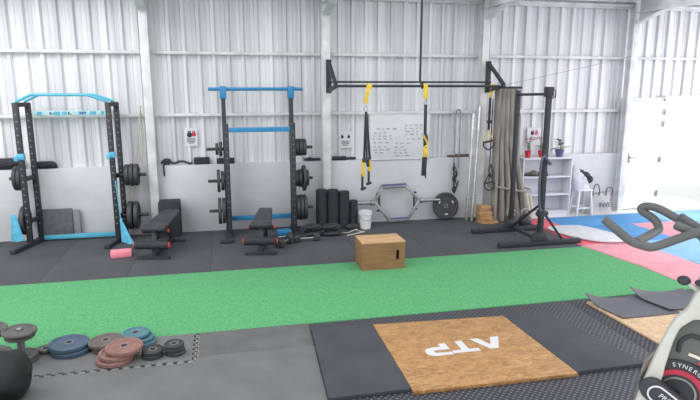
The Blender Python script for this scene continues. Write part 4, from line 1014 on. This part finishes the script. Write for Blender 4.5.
m = MB(); m.tube([B(-.108, -.05, 1.752), B(-.113, -.05, 1.749), B(-.192, -.05, 1.703), B(-.25, -.05, 1.68)], [.012, .019, .019, .019], 12); m.build('grip', M_bar, h)
m = MB(); m.tube([B(-.092, .06, 1.736), B(-.098, .06, 1.733), B(-.15, .06, 1.712), B(-.24, .06, 1.69)], [.012, .019, .019, .019], 12); m.build('grip', M_bar, h)
m = MB(); m.obox(B(-.24, 0, 1.69), (.12, .1, .05), Matrix.Rotation(A, 3, 'Z'), .015); m.tube([B(-.25, 0, 1.69), B(-.26, 0, 1.46)], .028, 14); m.build('stem', M_blackp, BK)
# frame arm, curving from the head down to the axle
arm = [(-.30, 1.475), (-.205, 1.478), (-.196, 1.465), (-.172, 1.387), (-.132, 1.336), (-.113, 1.29), (-.093, 1.228), (-.063, 1.117), (-.047, 1.053), (-.018, .932), (0, .80), (-.07, .78), (-.088, .951), (-.112, 1.067), (-.117, 1.12), (-.137, 1.24), (-.156, 1.300), (-.20, 1.345), (-.30, 1.36)]
bprism(arm, .075, .05, 'fork_arm', M_bike, BK, .012)
bprism([(s-.075, z-.085) for s, z in arm], -.115, .045, 'fork_arm', M_bike, BK, .012)
m = MB(); m.tube([B(-.25, -.02, 1.50), B(-.24, -.02, 1.32)], .045, 18); m.build('head_tube', M_bike, BK)
# resistance knob
m = MB(); m.ball(B(-.150, .05, 1.497), .024, (1.1, 1.1, .85), 3); m.build('adjuster_knob', M_blackp, BK)
m = MB(); m.cyl(B(-.165, .05, 1.488), B(-.215, .05, 1.455), .010); m.build('adjuster_stem', M_bike, BK)
m = MB(); m.ball(B(-.212, .06, 1.497), .02, (1.2, 1.2, .8), 3); m.build('adjuster_knob', M_blackp, BK)
# fairing, flywheel
bprism([(-.150, 1.30), (-.20, 1.345), (-.32, 1.40), (-.55, 1.30), (-.60, .85), (-.12, .80), (-.112, 1.06), (-.13, 1.2)], .02, .03, 'fairing', M_bikegr, BK, .006)
m = MB(); m.tube(spl([B(-.160, .04, 1.17), B(-.164, .04, 1.217), B(-.186, .04, 1.244), B(-.214, .04, 1.253), B(-.27, .04, 1.235)], 6), .009, 8); m.build('fairing_rib', M_blackp, BK)
fc = B(-.173, -.04, .958)
m = MB(); m.lathe([(.03, -.012), (.125, -.012), (.13, -.018), (.172, -.018), (.177, -.012), (.177, .012), (.172, .018), (.13, .018), (.125, .012), (.03, .012), (.03, -.012)], B(-.205, -.035, 1.0), VV, 64); m.build('flywheel', M_rim, BK)
def ring(r0, r1, t, th, nm, m_, par=BK):
    m = MB(); m.lathe([(r0, -th/2), (r1, -th/2), (r1, th/2), (r0, th/2), (r0, -th/2)], B(-.173, t, .985), VV, 64); return m.build(nm, m_, par)
disc = ring(.01, .15, .045, .012, 'guard_disc', M_blackp)
m = MB(); m.tube([B(-.173+.186*math.cos(a), .042, .985+.186*math.sin(a)) for a in [math.radians(98+i*5) for i in range(20)]], .0075, 8); m.build('rim_trim', mat('bike_trim', '#d6d2c4', .4), disc)
ring(.086, .108, .053, .006, 'red_ring', M_bred, disc)
ring(.066, .074, .053, .006, 'inner_trim', M_steel, disc)
# red arc beyond the lettering
m = MB(); pts = [B(-.173+.170*math.cos(a), .055, .985+.170*math.sin(a)) for a in [math.radians(112+i*4) for i in range(12)]]; m.tube(pts, .006, 6); m.build('red_arc', M_bred, disc)
word = 'SYNERGY'
for i, ch in enumerate(word):
    a = math.radians(82+i*9.4)
    # letters stand around the disc, reading clockwise as seen from the viewer's side
    rad = V(SS*math.cos(a)+V((0, 0, 1))*math.sin(a)); tan = V(SS*(-math.sin(a))+V((0, 0, 1))*math.cos(a))
    text(ch, .027, B(-.168, .052, .985)+rad*.129, tan, rad, 'letter', M_wplast, disc, .0008)
# axle badge
def capsule(s0, z0, s1, z1, r, n=10):
    d = V((s1-s0, z1-z0)); d.normalize(); a0 = math.atan2(d.y, d.x); P = []
    for i in range(n+1): a = a0+PI/2+PI*i/n; P.append((s0+r*math.cos(a), z0+r*math.sin(a)))
    for i in range(n+1): a = a0-PI/2+PI*i/n; P.append((s1+r*math.cos(a), z1+r*math.sin(a)))
    return P
bc = ((-.066, 1.000), (-.140, .955), .060)
bprism(capsule(-.078, 1.010, -.165, .955, .052), .118, .036, 'pedal_cover', M_blackp, BK, .008)
m = MB(); c2 = capsule(-.096, 1.000, -.165, .955, .036, 10); m.tube([B(s, .138, z) for s, z in c2], .004, 6, True); cov = m.build('cover_trim', M_wplast, BK)
text('PRO', .030, B(-.130, .1375, .985), -SS+V((0, 0, -.55)), V((0, 0, 1))-SS*.55, 'lettering', M_wplast, BK, .001)
m = MB()
for i in range(6):
    s = -.098-.012*i; z = .972-.0065*i
    m.obox(B(s, .1375, z-.006), (.008, .003, .007), Matrix.Rotation(A, 3, 'Z'))
m.build('small_print', M_wplast, BK)
# rest of the bike (rear, out of view)
m = MB(); m.bar(B(-.28, 0, 1.40), B(-.78, 0, .95), .07, .09); m.bar(B(-.62, 0, 1.09), B(-.95, 0, .60), .07, .08); m.build('main_frame', M_bike, BK)
m = MB(); m.tube([B(-.72, 0, 1.0), B(-.82, 0, 1.47)], .024, 12); m.build('seat_post', M_chrome, BK)
m = MB()
def sd(u, v):
    q = 2*PI*v; e = (1-abs(2*u-1)**4)**.5; w = (.03+.10*max(0, u-.35))*e
    return B(-.68-.26*u, w*math.cos(q), 1.50+.03*math.sin(q)*e)
m.sheet(sd, 18, 14); m.build('saddle', M_blackp, BK)
m = MB(); m.bar(B(-.05, 0, .80), B(-.02, 0, .59), .06, .05, (1, 0, 0)); m.bar(B(-.02, 0, .60), B(-.97, 0, .60), .06, .05); m.build('base_beam', M_bike, BK)
m = MB(); m.bar(B(-.02, -.18, .575), B(-.02, .24, .575), .05, .05); m.build('foot', M_blackp, BK)
m = MB(); m.bar(B(-.95, -.25, .575), B(-.95, .25, .575), .05, .05); m.build('foot', M_blackp, BK)
m = MB(); m.cyl(B(-.55, -.12, .86), B(-.55, .12, .86), .03); m.bar(B(-.55, .11, .86), B(-.42, .11, .76), .02, .03); m.bar(B(-.55, -.11, .86), B(-.68, -.11, .96), .02, .03); m.build('crank', M_steel, BK)

# ------------------------------------------------------------ light and camera
w = bpy.data.worlds.new('sky'); bpy.context.scene.world = w; w.use_nodes = True
bg = w.node_tree.nodes['Background']; bg.inputs[0].default_value = (.96, .98, 1, 1); bg.inputs[1].default_value = 1.12
def area(name, loc, rot, sx, sy, e, col=(1, 1, 1)):
    l = bpy.data.lights.new(name, 'AREA'); l.shape = 'RECTANGLE'; l.size = sx; l.size_y = sy; l.energy = e; l.color = col
    o = bpy.data.objects.new(name, l); C.objects.link(o); o.location = loc; o.rotation_euler = rot; return o
area('right_fill_light', (10.5, 6.5, 1.8), (0, math.radians(80), 0), 3, 4, 140)  # added fill standing for an unseen opening; brightens door and right mats
area('left_wall_fill', (-3.6, 6.3, 5.2), (math.radians(38), 0, math.radians(-8)), 4, 2, 150)  # added area light that brightens the left part of the wall
s = bpy.data.lights.new('sun', 'SUN'); s.energy = .5; s.angle = math.radians(30); so = bpy.data.objects.new('sun', s); C.objects.link(so); so.rotation_euler = (math.radians(28), math.radians(22), 0)

s2 = bpy.data.lights.new('wall_fill_sun', 'SUN'); s2.energy = .8; s2.angle = math.radians(50); so2 = bpy.data.objects.new('wall_fill_sun', s2); C.objects.link(so2); so2.rotation_euler = V((.60, .66, -.45)).to_track_quat('-Z', 'Y').to_euler()  # second sun added from the front left to brighten the back wall
cam = bpy.data.cameras.new('camera'); co = bpy.data.objects.new('camera', cam); C.objects.link(co)
cam.sensor_fit = 'HORIZONTAL'; cam.sensor_width = 36; cam.lens = 36*572/700; cam.clip_start = .02
co.location = (0, 0, 2.3)
co.rotation_euler = (math.radians(90-11.2), 0, math.radians(-12.7))
sc = bpy.context.scene; sc.camera = co
sc.view_settings.view_transform = 'Standard'; sc.view_settings.look = 'None'; sc.view_settings.exposure = 0; sc.view_settings.gamma = 1
